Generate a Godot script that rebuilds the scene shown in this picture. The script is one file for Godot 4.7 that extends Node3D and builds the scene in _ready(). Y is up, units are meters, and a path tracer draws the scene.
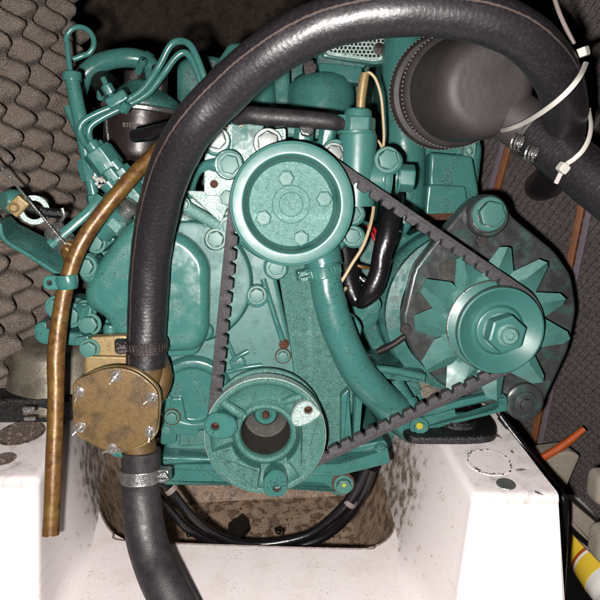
extends Node3D
# A green marine diesel engine seen from the front, lit by a phone flash. Shapes are worked out in millimetres in
# axes that lie along the engine (x right, y up, z forward from the crank pulley); PLACE tips them into the boat.

const CAM := 600.0
const PITCH := 19.0
var LENS := Transform3D(Basis(Vector3.RIGHT, deg_to_rad(-PITCH)), Vector3(0, 0.75, 0))   # the way the phone looks
var TILT := Basis(Vector3(0.998, 0.0, -0.0499), Vector3(0.0082, 0.9865, 0.1641), Vector3(0.0492, -0.1642, 0.9852)).orthonormalized()   # the engine sits nose down to the phone
var PLACE := LENS * Transform3D(TILT, Vector3.ZERO)
var EYE := TILT.inverse() * Vector3(0, 0, CAM)
var UP := TILT.inverse() * Vector3(0, cos(deg_to_rad(PITCH)), sin(deg_to_rad(PITCH)))     # the boat's upright in the engine's axes
var NEAR := TILT.inverse() * Vector3(0, -sin(deg_to_rad(PITCH)), cos(deg_to_rad(PITCH)))  # level, toward the viewer
var RIGHT := TILT.inverse() * Vector3(1, 0, 0)
var ID := Transform3D()
var M := {}
var rng := RandomNumberGenerator.new()
var used := {}
var cur: Node3D
var cur_base := Vector3.ZERO
var bolt_mesh: Mesh
var nut_mesh: Mesh
var hex_mesh: Mesh
var screw_mesh: Mesh


# ---------------------------------------------------------------- mesh builder (millimetres)
class MB:
	var v := PackedVector3Array()
	var t := PackedVector2Array()

	func tri(a: Vector3, b: Vector3, c: Vector3, ta := Vector2.ZERO, tb := Vector2.ZERO, tc := Vector2.ZERO) -> void:
		v.push_back(a); v.push_back(b); v.push_back(c)
		t.push_back(ta); t.push_back(tb); t.push_back(tc)

	func quad(a: Vector3, b: Vector3, c: Vector3, d: Vector3, ta := Vector2.ZERO, tb := Vector2.ZERO, tc := Vector2.ZERO, td := Vector2.ZERO) -> void:
		tri(a, b, c, ta, tb, tc)
		tri(a, c, d, ta, tc, td)

	static func inset(p: Array, d: float) -> Array:
		var out := []
		var n := p.size()
		for i in n:
			var a: Vector2 = (p[i] - p[(i + n - 1) % n]).normalized()
			var b: Vector2 = (p[(i + 1) % n] - p[i]).normalized()
			var na := Vector2(-a.y, a.x)
			var nb := Vector2(-b.y, b.x)
			var m: Vector2 = (na + nb) / maxf(1.0 + na.dot(nb), 0.35)
			out.append(p[i] + m * d)
		return out

	static func ccw(p: Array) -> Array:
		var s := 0.0
		for i in p.size():
			var a: Vector2 = p[i]
			var b: Vector2 = p[(i + 1) % p.size()]
			s += a.x * b.y - b.x * a.y
		if s < 0:
			var q := p.duplicate()
			q.reverse()
			return q
		return p

	func cap(p: Array, z: float, up: bool, xf: Transform3D) -> void:
		var idx := Geometry2D.triangulate_polygon(PackedVector2Array(p))
		if idx.is_empty():
			for i in range(1, p.size() - 1):
				idx.append_array([0, i, i + 1])
		for k in range(0, idx.size(), 3):
			var a: Vector2 = p[idx[k]]
			var b: Vector2 = p[idx[k + 1]]
			var c: Vector2 = p[idx[k + 2]]
			if ((b - a).cross(c - a) > 0.0) != up:
				var s := b; b = c; c = s
			tri(xf * Vector3(a.x, a.y, z), xf * Vector3(b.x, b.y, z), xf * Vector3(c.x, c.y, z), a, b, c)

	func prism(poly: Array, z0: float, z1: float, bev := 0.0, seg := 2, xf := Transform3D(), both := false) -> void:
		var p := ccw(poly)
		var lv := []
		if both and bev > 0.0:
			for k in seg + 1:
				var a := PI / 2 * k / seg
				lv.append(Vector2(bev * (1.0 - sin(a)), z0 + bev * (1.0 - cos(a))))
		else:
			lv.append(Vector2(0, z0))
		if bev > 0.0:
			for k in seg + 1:
				var a := PI / 2 * k / seg
				lv.append(Vector2(bev * (1.0 - cos(a)), z1 - bev + bev * sin(a)))
		else:
			lv.append(Vector2(0, z1))
		var rings := []
		for l in lv:
			rings.append(inset(p, l.x) if l.x != 0.0 else p)
		var n := p.size()
		for k in range(lv.size() - 1):
			for i in n:
				var j := (i + 1) % n
				var a: Vector2 = rings[k][i]
				var b: Vector2 = rings[k][j]
				var c: Vector2 = rings[k + 1][j]
				var d: Vector2 = rings[k + 1][i]
				quad(xf * Vector3(a.x, a.y, lv[k].y), xf * Vector3(b.x, b.y, lv[k].y), xf * Vector3(c.x, c.y, lv[k + 1].y), xf * Vector3(d.x, d.y, lv[k + 1].y))
		cap(rings[-1], lv[-1].y, true, xf)
		cap(rings[0], lv[0].y, false, xf)

	# A plate with a round hole: outline must be seen whole from the hole's centre. depth < 0 goes right through.
	func plate_hole(poly: Array, c: Vector2, hr: float, z0: float, z1: float, bev := 1.0, depth := -1.0, xf := Transform3D(), n := 48) -> void:
		var p := ccw(poly)
		var o := []
		var h := []
		for i in n:
			var dir := Vector2.from_angle(TAU * i / n)
			var best := 1e9
			for k in p.size():
				var hit = Geometry2D.segment_intersects_segment(c, c + dir * 1000.0, p[k], p[(k + 1) % p.size()])
				if hit != null:
					best = minf(best, (hit - c).length())
			o.append(c + dir * (best if best < 1e8 else hr * 1.5))
			h.append(dir)
		var zb := z0 if depth < 0 else z1 - depth
		for i in n:
			var j := (i + 1) % n
			var oi: Vector2 = o[i]
			var oj: Vector2 = o[j]
			var ii: Vector2 = oi - h[i] * bev
			var ij: Vector2 = oj - h[j] * bev
			var rs := [[oi, oj, z0], [oi, oj, z1 - bev], [ii, ij, z1], [c + h[i] * (hr + bev * 0.5), c + h[j] * (hr + bev * 0.5), z1], [c + h[i] * hr, c + h[j] * hr, z1 - bev * 0.5], [c + h[i] * hr, c + h[j] * hr, zb]]
			if depth >= 0:
				rs.append([c, c, zb - hr * 0.3])
			for k in range(rs.size() - 1):
				var a: Vector2 = rs[k][0]; var b: Vector2 = rs[k][1]; var d: Vector2 = rs[k + 1][1]; var e: Vector2 = rs[k + 1][0]
				quad(xf * Vector3(a.x, a.y, rs[k][2]), xf * Vector3(b.x, b.y, rs[k][2]), xf * Vector3(d.x, d.y, rs[k + 1][2]), xf * Vector3(e.x, e.y, rs[k + 1][2]))
			if depth < 0:
				quad(xf * Vector3(oj.x, oj.y, z0), xf * Vector3(oi.x, oi.y, z0), xf * Vector3((c + h[i] * hr).x, (c + h[i] * hr).y, z0), xf * Vector3((c + h[j] * hr).x, (c + h[j] * hr).y, z0))

	# profile: flat list r, z, r, z ... from the back outside to the front centre
	func lathe(pr: Array, xf := Transform3D(), n := 48) -> void:
		for k in range(0, pr.size() - 2, 2):
			var r0: float = pr[k]; var z0: float = pr[k + 1]; var r1: float = pr[k + 2]; var z1: float = pr[k + 3]
			for i in n:
				var a := TAU * i / n
				var b := TAU * (i + 1) / n
				var p0 := xf * Vector3(r0 * cos(a), r0 * sin(a), z0)
				var p1 := xf * Vector3(r0 * cos(b), r0 * sin(b), z0)
				var p2 := xf * Vector3(r1 * cos(b), r1 * sin(b), z1)
				var p3 := xf * Vector3(r1 * cos(a), r1 * sin(a), z1)
				var u0 := float(i) / n; var u1 := float(i + 1) / n
				if r1 < 1e-6:
					tri(p0, p1, p2, Vector2(u0, z0), Vector2(u1, z0), Vector2(u1, z1))
				elif r0 < 1e-6:
					tri(p0, p2, p3, Vector2(u0, z0), Vector2(u1, z1), Vector2(u0, z1))
				else:
					quad(p0, p1, p2, p3, Vector2(u0, z0), Vector2(u1, z0), Vector2(u1, z1), Vector2(u0, z1))

	static func spline(pts: Array, sub: int) -> Array:
		var out := []
		var n := pts.size()
		for i in n - 1:
			var a = pts[maxi(i - 1, 0)]; var b = pts[i]; var c = pts[i + 1]; var d = pts[mini(i + 2, n - 1)]
			for k in sub:
				var s := float(k) / sub
				out.append(0.5 * ((2.0 * b) + (c - a) * s + (2.0 * a - 5.0 * b + 4.0 * c - d) * s * s + (3.0 * b - a - 3.0 * c + d) * s * s * s))
		out.append(pts[n - 1])
		return out

	# a swept tube; radius is a number or one number per point; flat < 1 squeezes it to a band
	func tube(pts: Array, radius, n := 16, sub := 6, rot := 0.0, caps := true, wob := 0.0, sx := 1.0, up := Vector3(0, 0, 1)) -> void:
		var q := spline(pts, sub) if sub > 1 else pts
		var rr := []
		if radius is Array:
			rr = spline(radius, sub) if sub > 1 else radius
		else:
			for i in q.size():
				rr.append(float(radius))
		var rings := []
		var tang: Vector3 = (q[1] - q[0]).normalized()
		var nn: Vector3 = (up - tang * up.dot(tang)).normalized()
		if nn.length() < 0.5:
			nn = tang.cross(Vector3(0.3, 1, 0.1)).normalized()
		var len := 0.0
		var ls := []
		for i in q.size():
			var nt: Vector3 = (q[mini(i + 1, q.size() - 1)] - q[maxi(i - 1, 0)]).normalized()
			var ax := tang.cross(nt)
			if ax.length() > 1e-5:
				nn = nn.rotated(ax.normalized(), tang.angle_to(nt))
			tang = nt
			nn = (nn - tang * nn.dot(tang)).normalized()
			var bb := tang.cross(nn)
			if i > 0:
				len += (q[i] - q[i - 1]).length()
			ls.append(len)
			var ring := []
			for k in n + 1:
				var a := TAU * k / n + rot
				var w: float = 1.0 + wob * sin(len * 0.13 + 1.7 * sin(a) + a) * sin(len * 0.045 + 2.0 * a)
				ring.append(q[i] + (nn * cos(a) * sx + bb * sin(a)) * rr[i] * w)
			rings.append(ring)
		for i in q.size() - 1:
			for k in n:
				quad(rings[i][k], rings[i][k + 1], rings[i + 1][k + 1], rings[i + 1][k], Vector2(float(k) / n, ls[i]), Vector2(float(k + 1) / n, ls[i]), Vector2(float(k + 1) / n, ls[i + 1]), Vector2(float(k) / n, ls[i + 1]))
		if caps:
			for k in n:
				tri(q[0], rings[0][k + 1], rings[0][k])
				tri(q[-1], rings[-1][k], rings[-1][k + 1])

	func hexa(p: Array) -> void:   # 8 corners: front face 0..3 counter-clockwise, back face 4..7 behind them
		quad(p[0], p[1], p[2], p[3]); quad(p[5], p[4], p[7], p[6])
		quad(p[4], p[5], p[1], p[0]); quad(p[3], p[2], p[6], p[7])
		quad(p[1], p[5], p[6], p[2]); quad(p[4], p[0], p[3], p[7])

	func commit(base := Vector3.ZERO, angle := 38.0, unit_size := 0.001) -> ArrayMesh:
		var n := v.size()
		var ids := {}
		var lists := []
		var at := PackedInt32Array()
		at.resize(n)
		var fn := PackedVector3Array()
		fn.resize(n / 3)
		for f in n / 3:
			fn[f] = (v[f * 3 + 1] - v[f * 3]).cross(v[f * 3 + 2] - v[f * 3])
		for i in n:
			var key := Vector3i((v[i] * 50.0).round())
			var id = ids.get(key, -1)
			if id < 0:
				id = lists.size()
				ids[key] = id
				lists.append([])
			lists[id].append(i / 3)
			at[i] = id
		var cs := cos(deg_to_rad(angle))
		var unit := PackedVector3Array()
		unit.resize(fn.size())
		for f in fn.size():
			unit[f] = fn[f].normalized()
		var pos := PackedVector3Array()
		var nor := PackedVector3Array()
		var uv := PackedVector2Array()
		for f in n / 3:
			if fn[f].length_squared() < 1e-12:
				continue
			for k in [0, 2, 1]:
				var i: int = f * 3 + k
				var s := Vector3.ZERO
				for g in lists[at[i]]:
					if unit[g].dot(unit[f]) > cs:
						s += fn[g]
				pos.push_back((v[i] - base) * unit_size)
				nor.push_back(s.normalized() if s.length_squared() > 1e-14 else unit[f])
				uv.push_back(t[i])
		var arr := []
		arr.resize(Mesh.ARRAY_MAX)
		arr[Mesh.ARRAY_VERTEX] = pos
		arr[Mesh.ARRAY_NORMAL] = nor
		arr[Mesh.ARRAY_TEX_UV] = uv
		var m := ArrayMesh.new()
		m.add_surface_from_arrays(Mesh.PRIMITIVE_TRIANGLES, arr)
		return m


# ---------------------------------------------------------------- placing helpers
func u(x: float, y: float, z := 0.0) -> Vector3:        # a spot read off the photograph, at the depth z where the thing stands
	var d := ray(x, y)
	return EYE + d * ((z - EYE.z) / d.z)


func ray(x: float, y: float) -> Vector3:
	return TILT.inverse() * Vector3((x - 300.0) / 600.0, (300.0 - y) / 600.0, -1.0)


func pl(a: Array, z: float) -> Array:
	var out := []
	for i in range(0, a.size(), 2):
		var q := u(a[i], a[i + 1], z)
		out.append(Vector2(q.x, q.y))
	return out


func us(a: Array) -> Array:                             # x, y, z triples
	var out := []
	for i in range(0, a.size(), 3):
		out.append(u(a[i], a[i + 1], a[i + 2]))
	return out


func px(n: float, z: float) -> float:
	return n * (CAM - z) / 600.0


func rp(p: Array, r: float, seg := 4) -> Array:         # round a polygon's corners
	var out := []
	var n := p.size()
	for i in n:
		var b: Vector2 = p[i]
		var a: Vector2 = p[(i + n - 1) % n]
		var c: Vector2 = p[(i + 1) % n]
		var d := minf(r, minf((a - b).length(), (c - b).length()) * 0.48)
		var s := b + (a - b).normalized() * d
		var e := b + (c - b).normalized() * d
		for k in seg + 1:
			var w := float(k) / seg
			out.append(s.lerp(b, w).lerp(b.lerp(e, w), w))
	return out


func circle(c: Vector2, r: float, n := 32) -> Array:
	var out := []
	for i in n:
		out.append(c + Vector2.from_angle(TAU * i / n) * r)
	return out


func rect(w: float, h: float) -> Array:
	return [Vector2(-w / 2, -h / 2), Vector2(w / 2, -h / 2), Vector2(w / 2, h / 2), Vector2(-w / 2, h / 2)]


func along(p: Vector3, dir: Vector3, up := Vector3(0, 0, 1)) -> Transform3D:   # local z points along dir
	var z := dir.normalized()
	var x := up.cross(z)
	if x.length() < 0.05:
		x = Vector3(1, 0, 0).cross(z)
	x = x.normalized()
	return Transform3D(Basis(x, z.cross(x), z), p)


func at(p: Vector3) -> Transform3D:
	return Transform3D(Basis(), p)


func numbered(called: String) -> String:
	used[called] = used.get(called, -1) + 1
	return called if used[called] == 0 else "%s_%03d" % [called, used[called]]


func tag(o: Node, label: String, category: String, group := "") -> Node:
	o.set_meta("label", label)
	o.set_meta("category", category)
	if group:
		o.set_meta("group", group)
	return o


func thing(called: String, label: String, category: String, base: Vector3, group := "") -> Node3D:
	cur = Node3D.new()
	cur.name = numbered(called)
	cur_base = base
	add_child(cur)
	cur.transform = PLACE * Transform3D(Basis(), base * 0.001)
	tag(cur, label, category, group)
	return cur


func part(called: String, m: MB, mat: Material, parent: Node3D = null, angle := 38.0) -> MeshInstance3D:
	var o := MeshInstance3D.new()
	o.name = called
	o.mesh = m.commit(cur_base, angle)
	o.material_override = mat
	(parent if parent else cur).add_child(o, true)
	return o


func solo(called: String, label: String, category: String, m: MB, mat: Material, base: Vector3, group := "", angle := 38.0) -> MeshInstance3D:
	var o := MeshInstance3D.new()
	o.name = numbered(called)
	o.mesh = m.commit(base, angle)
	o.material_override = mat
	add_child(o)
	o.transform = PLACE * Transform3D(Basis(), base * 0.001)
	tag(o, label, category, group)
	return o


func struct(called: String, m: MB, mat: Material, angle := 38.0) -> MeshInstance3D:
	var o := MeshInstance3D.new()
	o.name = numbered(called)
	o.mesh = m.commit(Vector3.ZERO, angle)
	o.material_override = mat
	add_child(o)
	o.transform = PLACE
	o.set_meta("kind", "structure")
	return o


# a hexagon bolt head with its washer, r is the head's corner radius in photograph pixels
func bolt(x: float, y: float, z: float, r: float, mat: Material, parent: Node3D = null, called := "bolt", dir := Vector3(0, 0, 1), mesh: Mesh = null) -> MeshInstance3D:
	var o := MeshInstance3D.new()
	o.name = called
	o.mesh = mesh if mesh else bolt_mesh
	o.material_override = mat
	var f := along((u(x, y, z) - cur_base) * 0.001, dir, Vector3(0, 1, 0))
	f.basis = f.basis * Basis(Vector3(0, 0, 1), rng.randf() * TAU) * Basis.from_scale(Vector3.ONE * px(r, z))
	o.transform = f
	(parent if parent else cur).add_child(o, true)
	return o


func letters(called: String, text: String, where: Vector3, height: float, thick: float, turn: float, mat: Material, parent: Node3D) -> void:
	var tm := TextMesh.new()
	tm.text = text
	var f := SystemFont.new()
	f.font_names = PackedStringArray(["Droid Sans"])
	tm.font = f
	tm.font_size = 32
	tm.pixel_size = height * 0.001 / 24.0
	tm.depth = thick * 0.001
	tm.curve_step = 2.0
	var o := MeshInstance3D.new()
	o.name = called
	o.mesh = tm
	o.material_override = mat
	o.position = (where - cur_base) * 0.001
	o.rotation.z = turn
	parent.add_child(o, true)


# ---------------------------------------------------------------- textures
func nz(seed_: int, freq: float, oct := 4, size := 512, kind := FastNoiseLite.TYPE_SIMPLEX_SMOOTH) -> Image:
	var f := FastNoiseLite.new()
	f.seed = seed_
	f.noise_type = kind
	f.frequency = freq
	f.fractal_octaves = oct
	if oct == 1:
		f.fractal_type = FastNoiseLite.FRACTAL_NONE
	var im := f.get_seamless_image(size, size, false, false, 0.15)
	im.convert(Image.FORMAT_L8)
	return im


func ramp(lo: float, hi: float, a: float) -> PackedFloat32Array:
	var out := PackedFloat32Array()
	out.resize(256)
	for i in 256:
		out[i] = smoothstep(lo, hi, i / 255.0) * a if hi > lo else (1.0 - smoothstep(hi, lo, i / 255.0)) * a
	return out


# layers: [noise image, from, to, strength, colour, optional mask image, mask from, mask to]
func paint_over(base: Color, layers: Array, size := 512) -> ImageTexture:
	var n := size * size
	var r := PackedFloat32Array(); r.resize(n); r.fill(base.r)
	var g := PackedFloat32Array(); g.resize(n); g.fill(base.g)
	var b := PackedFloat32Array(); b.resize(n); b.fill(base.b)
	for l in layers:
		var d: PackedByteArray = l[0].get_data()
		var lut := ramp(l[1], l[2], l[3])
		var c: Color = l[4]
		var masked: bool = l.size() > 5
		var md: PackedByteArray = l[5].get_data() if masked else d
		var ml := ramp(l[6], l[7], 1.0) if masked else lut
		for i in n:
			var w := lut[d[i]]
			if masked:
				w *= ml[md[i]]
			if w > 0.004:
				r[i] += (c.r - r[i]) * w
				g[i] += (c.g - g[i]) * w
				b[i] += (c.b - b[i]) * w
	var out := PackedByteArray()
	out.resize(n * 3)
	for i in n:
		out[i * 3] = clampi(int(r[i] * 255.0), 0, 255)
		out[i * 3 + 1] = clampi(int(g[i] * 255.0), 0, 255)
		out[i * 3 + 2] = clampi(int(b[i] * 255.0), 0, 255)
	return ImageTexture.create_from_image(Image.create_from_data(size, size, false, Image.FORMAT_RGB8, out))


func bump(im: Image, strength: float) -> ImageTexture:
	var c: Image = im.duplicate()
	c.convert(Image.FORMAT_RGBA8)
	c.bump_map_to_normal_map(strength)
	return ImageTexture.create_from_image(c)


func gray(lo: float, hi: float, im: Image) -> ImageTexture:
	return paint_over(Color(lo, lo, lo), [[im, 0.2, 0.8, 1.0, Color(hi, hi, hi)]], im.get_width())


func mat(tex, rough: float, metal := 0.0, scale := 4.0, normal: Texture2D = null, nscale := 1.0, rtex: Texture2D = null, tri := true) -> StandardMaterial3D:
	var m := StandardMaterial3D.new()
	if tex is Color:
		m.albedo_color = tex
	else:
		m.albedo_texture = tex
	m.roughness = rough
	m.metallic = metal
	if rtex:
		m.roughness = 1.0
		m.roughness_texture = rtex
	if normal:
		m.normal_enabled = true
		m.normal_texture = normal
		m.normal_scale = nscale
	if tri:
		m.uv1_triplanar = true
		m.uv1_scale = Vector3.ONE * scale
	return m


func materials() -> void:
	var low := nz(1, 0.008, 3)
	var mid := nz(2, 0.03, 4)
	var fine := nz(3, 0.14, 2)
	var spk := nz(4, 0.22, 1)
	var blot := nz(5, 0.016, 5)
	var cell := nz(6, 0.09, 2, 512, FastNoiseLite.TYPE_CELLULAR)
	var orange_peel := bump(nz(7, 0.03, 2), 2.2)
	var sand := bump(nz(8, 0.11, 4), 14.0)
	var sand2 := bump(nz(9, 0.2, 2), 9.0)
	var dark := Color(0.05, 0.07, 0.065)
	var teal := Color(0.205, 0.385, 0.365)
	var rough_paint := gray(0.17, 0.34, blot)
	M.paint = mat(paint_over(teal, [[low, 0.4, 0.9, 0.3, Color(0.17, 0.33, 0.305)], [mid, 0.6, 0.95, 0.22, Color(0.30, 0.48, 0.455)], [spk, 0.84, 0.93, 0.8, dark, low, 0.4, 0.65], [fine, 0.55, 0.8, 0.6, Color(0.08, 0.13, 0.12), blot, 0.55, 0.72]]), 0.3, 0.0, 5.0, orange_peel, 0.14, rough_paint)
	M.paint_grime_shade = mat(paint_over(teal, [[low, 0.35, 0.8, 0.4, Color(0.165, 0.31, 0.295)], [mid, 0.5, 0.8, 0.6, Color(0.13, 0.19, 0.18), blot, 0.4, 0.7], [fine, 0.55, 0.78, 0.75, dark, blot, 0.42, 0.65], [spk, 0.82, 0.92, 0.8, dark]]), 0.35, 0.0, 5.0, orange_peel, 0.2, gray(0.2, 0.5, blot))  # heavier grime on the teal, dark also to paint in deep shade
	M.paint_grimy = mat(paint_over(Color(0.20, 0.205, 0.205), [[blot, 0.48, 0.8, 0.6, Color(0.185, 0.31, 0.29)], [low, 0.55, 0.85, 0.5, Color(0.15, 0.14, 0.14)], [mid, 0.62, 0.85, 0.3, Color(0.22, 0.36, 0.34)], [fine, 0.64, 0.82, 0.5, dark, low, 0.45, 0.75]]), 0.4, 0.0, 4.0, orange_peel, 0.2, gray(0.25, 0.45, mid))
	M.paint_clean = mat(paint_over(teal, [[low, 0.4, 0.9, 0.2, Color(0.17, 0.33, 0.31)], [mid, 0.6, 0.95, 0.25, Color(0.29, 0.47, 0.445)], [spk, 0.9, 0.96, 0.5, dark, low, 0.55, 0.75]]), 0.3, 0.0, 5.0, orange_peel, 0.06, gray(0.34, 0.42, blot))
	M.paint_satin = mat(M.paint.albedo_texture, 0.5, 0.0, 5.0, orange_peel, 0.1, gray(0.46, 0.56, blot))
	M.fan = mat(paint_over(Color(0.24, 0.415, 0.39), [[blot, 0.52, 0.85, 0.45, Color(0.19, 0.29, 0.275)], [mid, 0.6, 0.85, 0.3, Color(0.31, 0.49, 0.465)], [fine, 0.62, 0.82, 0.5, dark, low, 0.5, 0.72]]), 0.4, 0.0, 6.0, orange_peel, 0.12, gray(0.36, 0.5, mid))
	M.cast = mat(paint_over(Color(0.235, 0.40, 0.37), [[blot, 0.56, 0.85, 0.45, Color(0.165, 0.265, 0.25)], [fine, 0.64, 0.85, 0.35, Color(0.12, 0.2, 0.185), mid, 0.5, 0.75], [spk, 0.72, 0.9, 0.5, Color(0.38, 0.53, 0.50)]]), 0.3, 0.0, 13.0, sand, 0.5, gray(0.2, 0.34, mid))
	M.worn_glare = mat(paint_over(Color(0.66, 0.73, 0.71), [[mid, 0.5, 0.8, 0.5, Color(0.45, 0.60, 0.56)], [fine, 0.6, 0.8, 0.8, Color(0.3, 0.42, 0.39)], [spk, 0.8, 0.9, 0.8, dark, low, 0.4, 0.6]]), 0.4, 0.35, 7.0, sand2, 0.35)  # pale worn metal; on the bracket plate it paints in flash glare
	M.hub = mat(paint_over(Color(0.355, 0.505, 0.48), [[mid, 0.5, 0.75, 0.6, Color(0.26, 0.43, 0.40)], [fine, 0.58, 0.78, 0.4, Color(0.56, 0.64, 0.62)], [spk, 0.82, 0.92, 0.6, Color(0.36, 0.33, 0.22), low, 0.4, 0.6]]), 0.35, 0.1, 9.0, sand2, 0.4)
	M.bolt_paint = mat(Color(0.215, 0.385, 0.36), 0.46, 0.0)
	M.bolt_pale = mat(Color(0.24, 0.41, 0.385), 0.5, 0.0)
	M.bolt_steel = mat(Color(0.40, 0.42, 0.41), 0.4, 0.6)
	M.bore = mat(paint_over(Color(0.20, 0.19, 0.17), [[mid, 0.45, 0.75, 0.7, Color(0.12, 0.10, 0.09)], [fine, 0.6, 0.8, 0.5, Color(0.25, 0.30, 0.28)]], 256), 0.5, 0.1, 9.0, sand2, 0.4)  # dark rusty brown that also carries the painted shade of holes
	M.steel = mat(paint_over(Color(0.62, 0.62, 0.61), [[mid, 0.5, 0.8, 0.5, Color(0.42, 0.41, 0.40)], [spk, 0.78, 0.9, 0.7, Color(0.2, 0.17, 0.15)]], 256), 0.3, 0.85, 9.0, sand2, 0.2)
	M.steel_dark = mat(paint_over(Color(0.22, 0.20, 0.20), [[mid, 0.5, 0.8, 0.6, Color(0.12, 0.10, 0.10)], [fine, 0.6, 0.8, 0.5, Color(0.34, 0.31, 0.3)]], 256), 0.4, 0.7, 9.0, sand2, 0.3)
	M.screw = mat(Color(0.72, 0.71, 0.70), 0.25, 0.8)
	M.zinc = mat(paint_over(Color(0.60, 0.575, 0.52), [[low, 0.45, 0.8, 0.6, Color(0.42, 0.39, 0.33)], [fine, 0.62, 0.8, 0.6, Color(0.16, 0.13, 0.1)]]), 0.4, 0.7, 6.0, orange_peel, 0.2)
	M.brass = mat(paint_over(Color(0.37, 0.285, 0.16), [[low, 0.35, 0.8, 0.75, Color(0.25, 0.195, 0.125)], [blot, 0.5, 0.85, 0.35, Color(0.33, 0.22, 0.10)], [fine, 0.5, 0.8, 0.6, Color(0.36, 0.34, 0.32), blot, 0.6, 0.75], [fine, 0.62, 0.85, 0.4, Color(0.48, 0.39, 0.22)], [spk, 0.84, 0.94, 0.6, Color(0.14, 0.11, 0.08)]]), 0.45, 0.2, 9.0, sand2, 0.15, gray(0.38, 0.6, mid))
	M.brass_light = mat(paint_over(Color(0.52, 0.445, 0.30), [[mid, 0.5, 0.8, 0.5, Color(0.38, 0.30, 0.18)], [spk, 0.78, 0.92, 0.6, Color(0.22, 0.17, 0.11)]], 256), 0.42, 0.3, 11.0, sand2, 0.15)
	M.copper = mat(paint_over(Color(0.38, 0.27, 0.13), [[low, 0.45, 0.75, 0.7, Color(0.43, 0.34, 0.16)], [blot, 0.5, 0.75, 0.7, Color(0.24, 0.13, 0.07)], [spk, 0.8, 0.92, 0.5, Color(0.12, 0.08, 0.05)]]), 0.36, 0.3, 9.0, orange_peel, 0.3, gray(0.3, 0.5, mid))
	M.rust = mat(paint_over(Color(0.30, 0.17, 0.10), [[mid, 0.5, 0.8, 0.8, Color(0.16, 0.09, 0.06)], [fine, 0.6, 0.8, 0.5, Color(0.45, 0.33, 0.24)]], 256), 0.75, 0.2, 12.0, sand2, 0.6)
	M.rubber = mat(paint_over(Color(0.115, 0.105, 0.115), [[blot, 0.45, 0.75, 0.6, Color(0.19, 0.175, 0.175)], [fine, 0.62, 0.85, 0.5, Color(0.25, 0.23, 0.22)], [spk, 0.86, 0.94, 0.6, Color(0.4, 0.37, 0.34)]]), 0.5, 0.0, 7.0, sand2, 0.1, gray(0.42, 0.62, mid))
	M.elbow = mat(paint_over(Color(0.20, 0.18, 0.18), [[low, 0.4, 0.8, 0.6, Color(0.14, 0.125, 0.125)], [fine, 0.66, 0.85, 0.4, Color(0.27, 0.25, 0.24)], [spk, 0.86, 0.94, 0.5, Color(0.36, 0.33, 0.3)]]), 0.6, 0.0, 6.0, orange_peel, 0.3)
	M.sleeve = mat(Color(0.06, 0.055, 0.065), 0.3, 0.0, 9.0, orange_peel, 0.5)
	M.black = mat(paint_over(Color(0.035, 0.033, 0.034), [[mid, 0.55, 0.85, 0.6, Color(0.09, 0.08, 0.075)]], 256), 0.35, 0.0, 9.0, sand2, 0.5)
	M.belt = mat(paint_over(Color(0.215, 0.2, 0.21), [[mid, 0.5, 0.8, 0.5, Color(0.15, 0.14, 0.145)], [fine, 0.6, 0.85, 0.5, Color(0.34, 0.32, 0.335)]], 256), 0.5, 0.0, 12.0, sand2, 0.5)
	M.foam_brown = mat(paint_over(Color(0.37, 0.33, 0.30), [[fine, 0.5, 0.85, 0.4, Color(0.29, 0.255, 0.23)], [spk, 0.70, 0.84, 0.85, Color(0.60, 0.55, 0.51)], [fine, 0.45, 0.7, 0.8, Color(0.11, 0.095, 0.09), low, 0.55, 0.74]]), 0.95, 0.0, 5.0, sand2, 0.8)
	M.foam_back = mat(paint_over(Color(0.33, 0.285, 0.25), [[mid, 0.45, 0.75, 0.6, Color(0.23, 0.19, 0.165)], [spk, 0.80, 0.9, 0.9, Color(0.62, 0.54, 0.44)], [blot, 0.55, 0.75, 0.6, Color(0.2, 0.165, 0.14)]]), 0.95, 0.0, 2.2, sand2, 0.6)
	M.foam_gray = mat(paint_over(Color(0.27, 0.245, 0.24), [[fine, 0.5, 0.8, 0.6, Color(0.17, 0.15, 0.145)], [spk, 0.78, 0.88, 0.7, Color(0.46, 0.41, 0.38)], [low, 0.5, 0.8, 0.4, Color(0.20, 0.17, 0.155)]]), 0.95, 0.0, 4.0, sand, 0.7)
	M.pad = mat(paint_over(Color(0.52, 0.49, 0.44), [[fine, 0.5, 0.8, 0.4, Color(0.42, 0.39, 0.35)]], 256), 0.95, 0.0, 8.0, sand2, 0.4)
	M.gel = mat(paint_over(Color(0.88, 0.865, 0.85), [[blot, 0.60, 0.85, 0.25, Color(0.72, 0.66, 0.62)], [spk, 0.91, 0.96, 0.6, Color(0.35, 0.28, 0.24)]]), 0.35, 0.0, 3.5, orange_peel, 0.15)
	M.gel_dirty = mat(paint_over(Color(0.79, 0.76, 0.755), [[low, 0.4, 0.85, 0.35, Color(0.72, 0.67, 0.655)], [fine, 0.66, 0.85, 0.45, Color(0.42, 0.36, 0.34), blot, 0.62, 0.8], [spk, 0.9, 0.96, 0.7, Color(0.25, 0.2, 0.18)]]), 0.42, 0.0, 4.0, orange_peel, 0.15)
	M.bed = bed_material()
	M.smear = mat(paint_over(Color(0.42, 0.37, 0.34), [[fine, 0.45, 0.7, 0.8, Color(0.16, 0.13, 0.12)], [mid, 0.55, 0.8, 0.7, Color(0.66, 0.60, 0.56)]]), 0.5, 0.0, 8.0)
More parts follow.
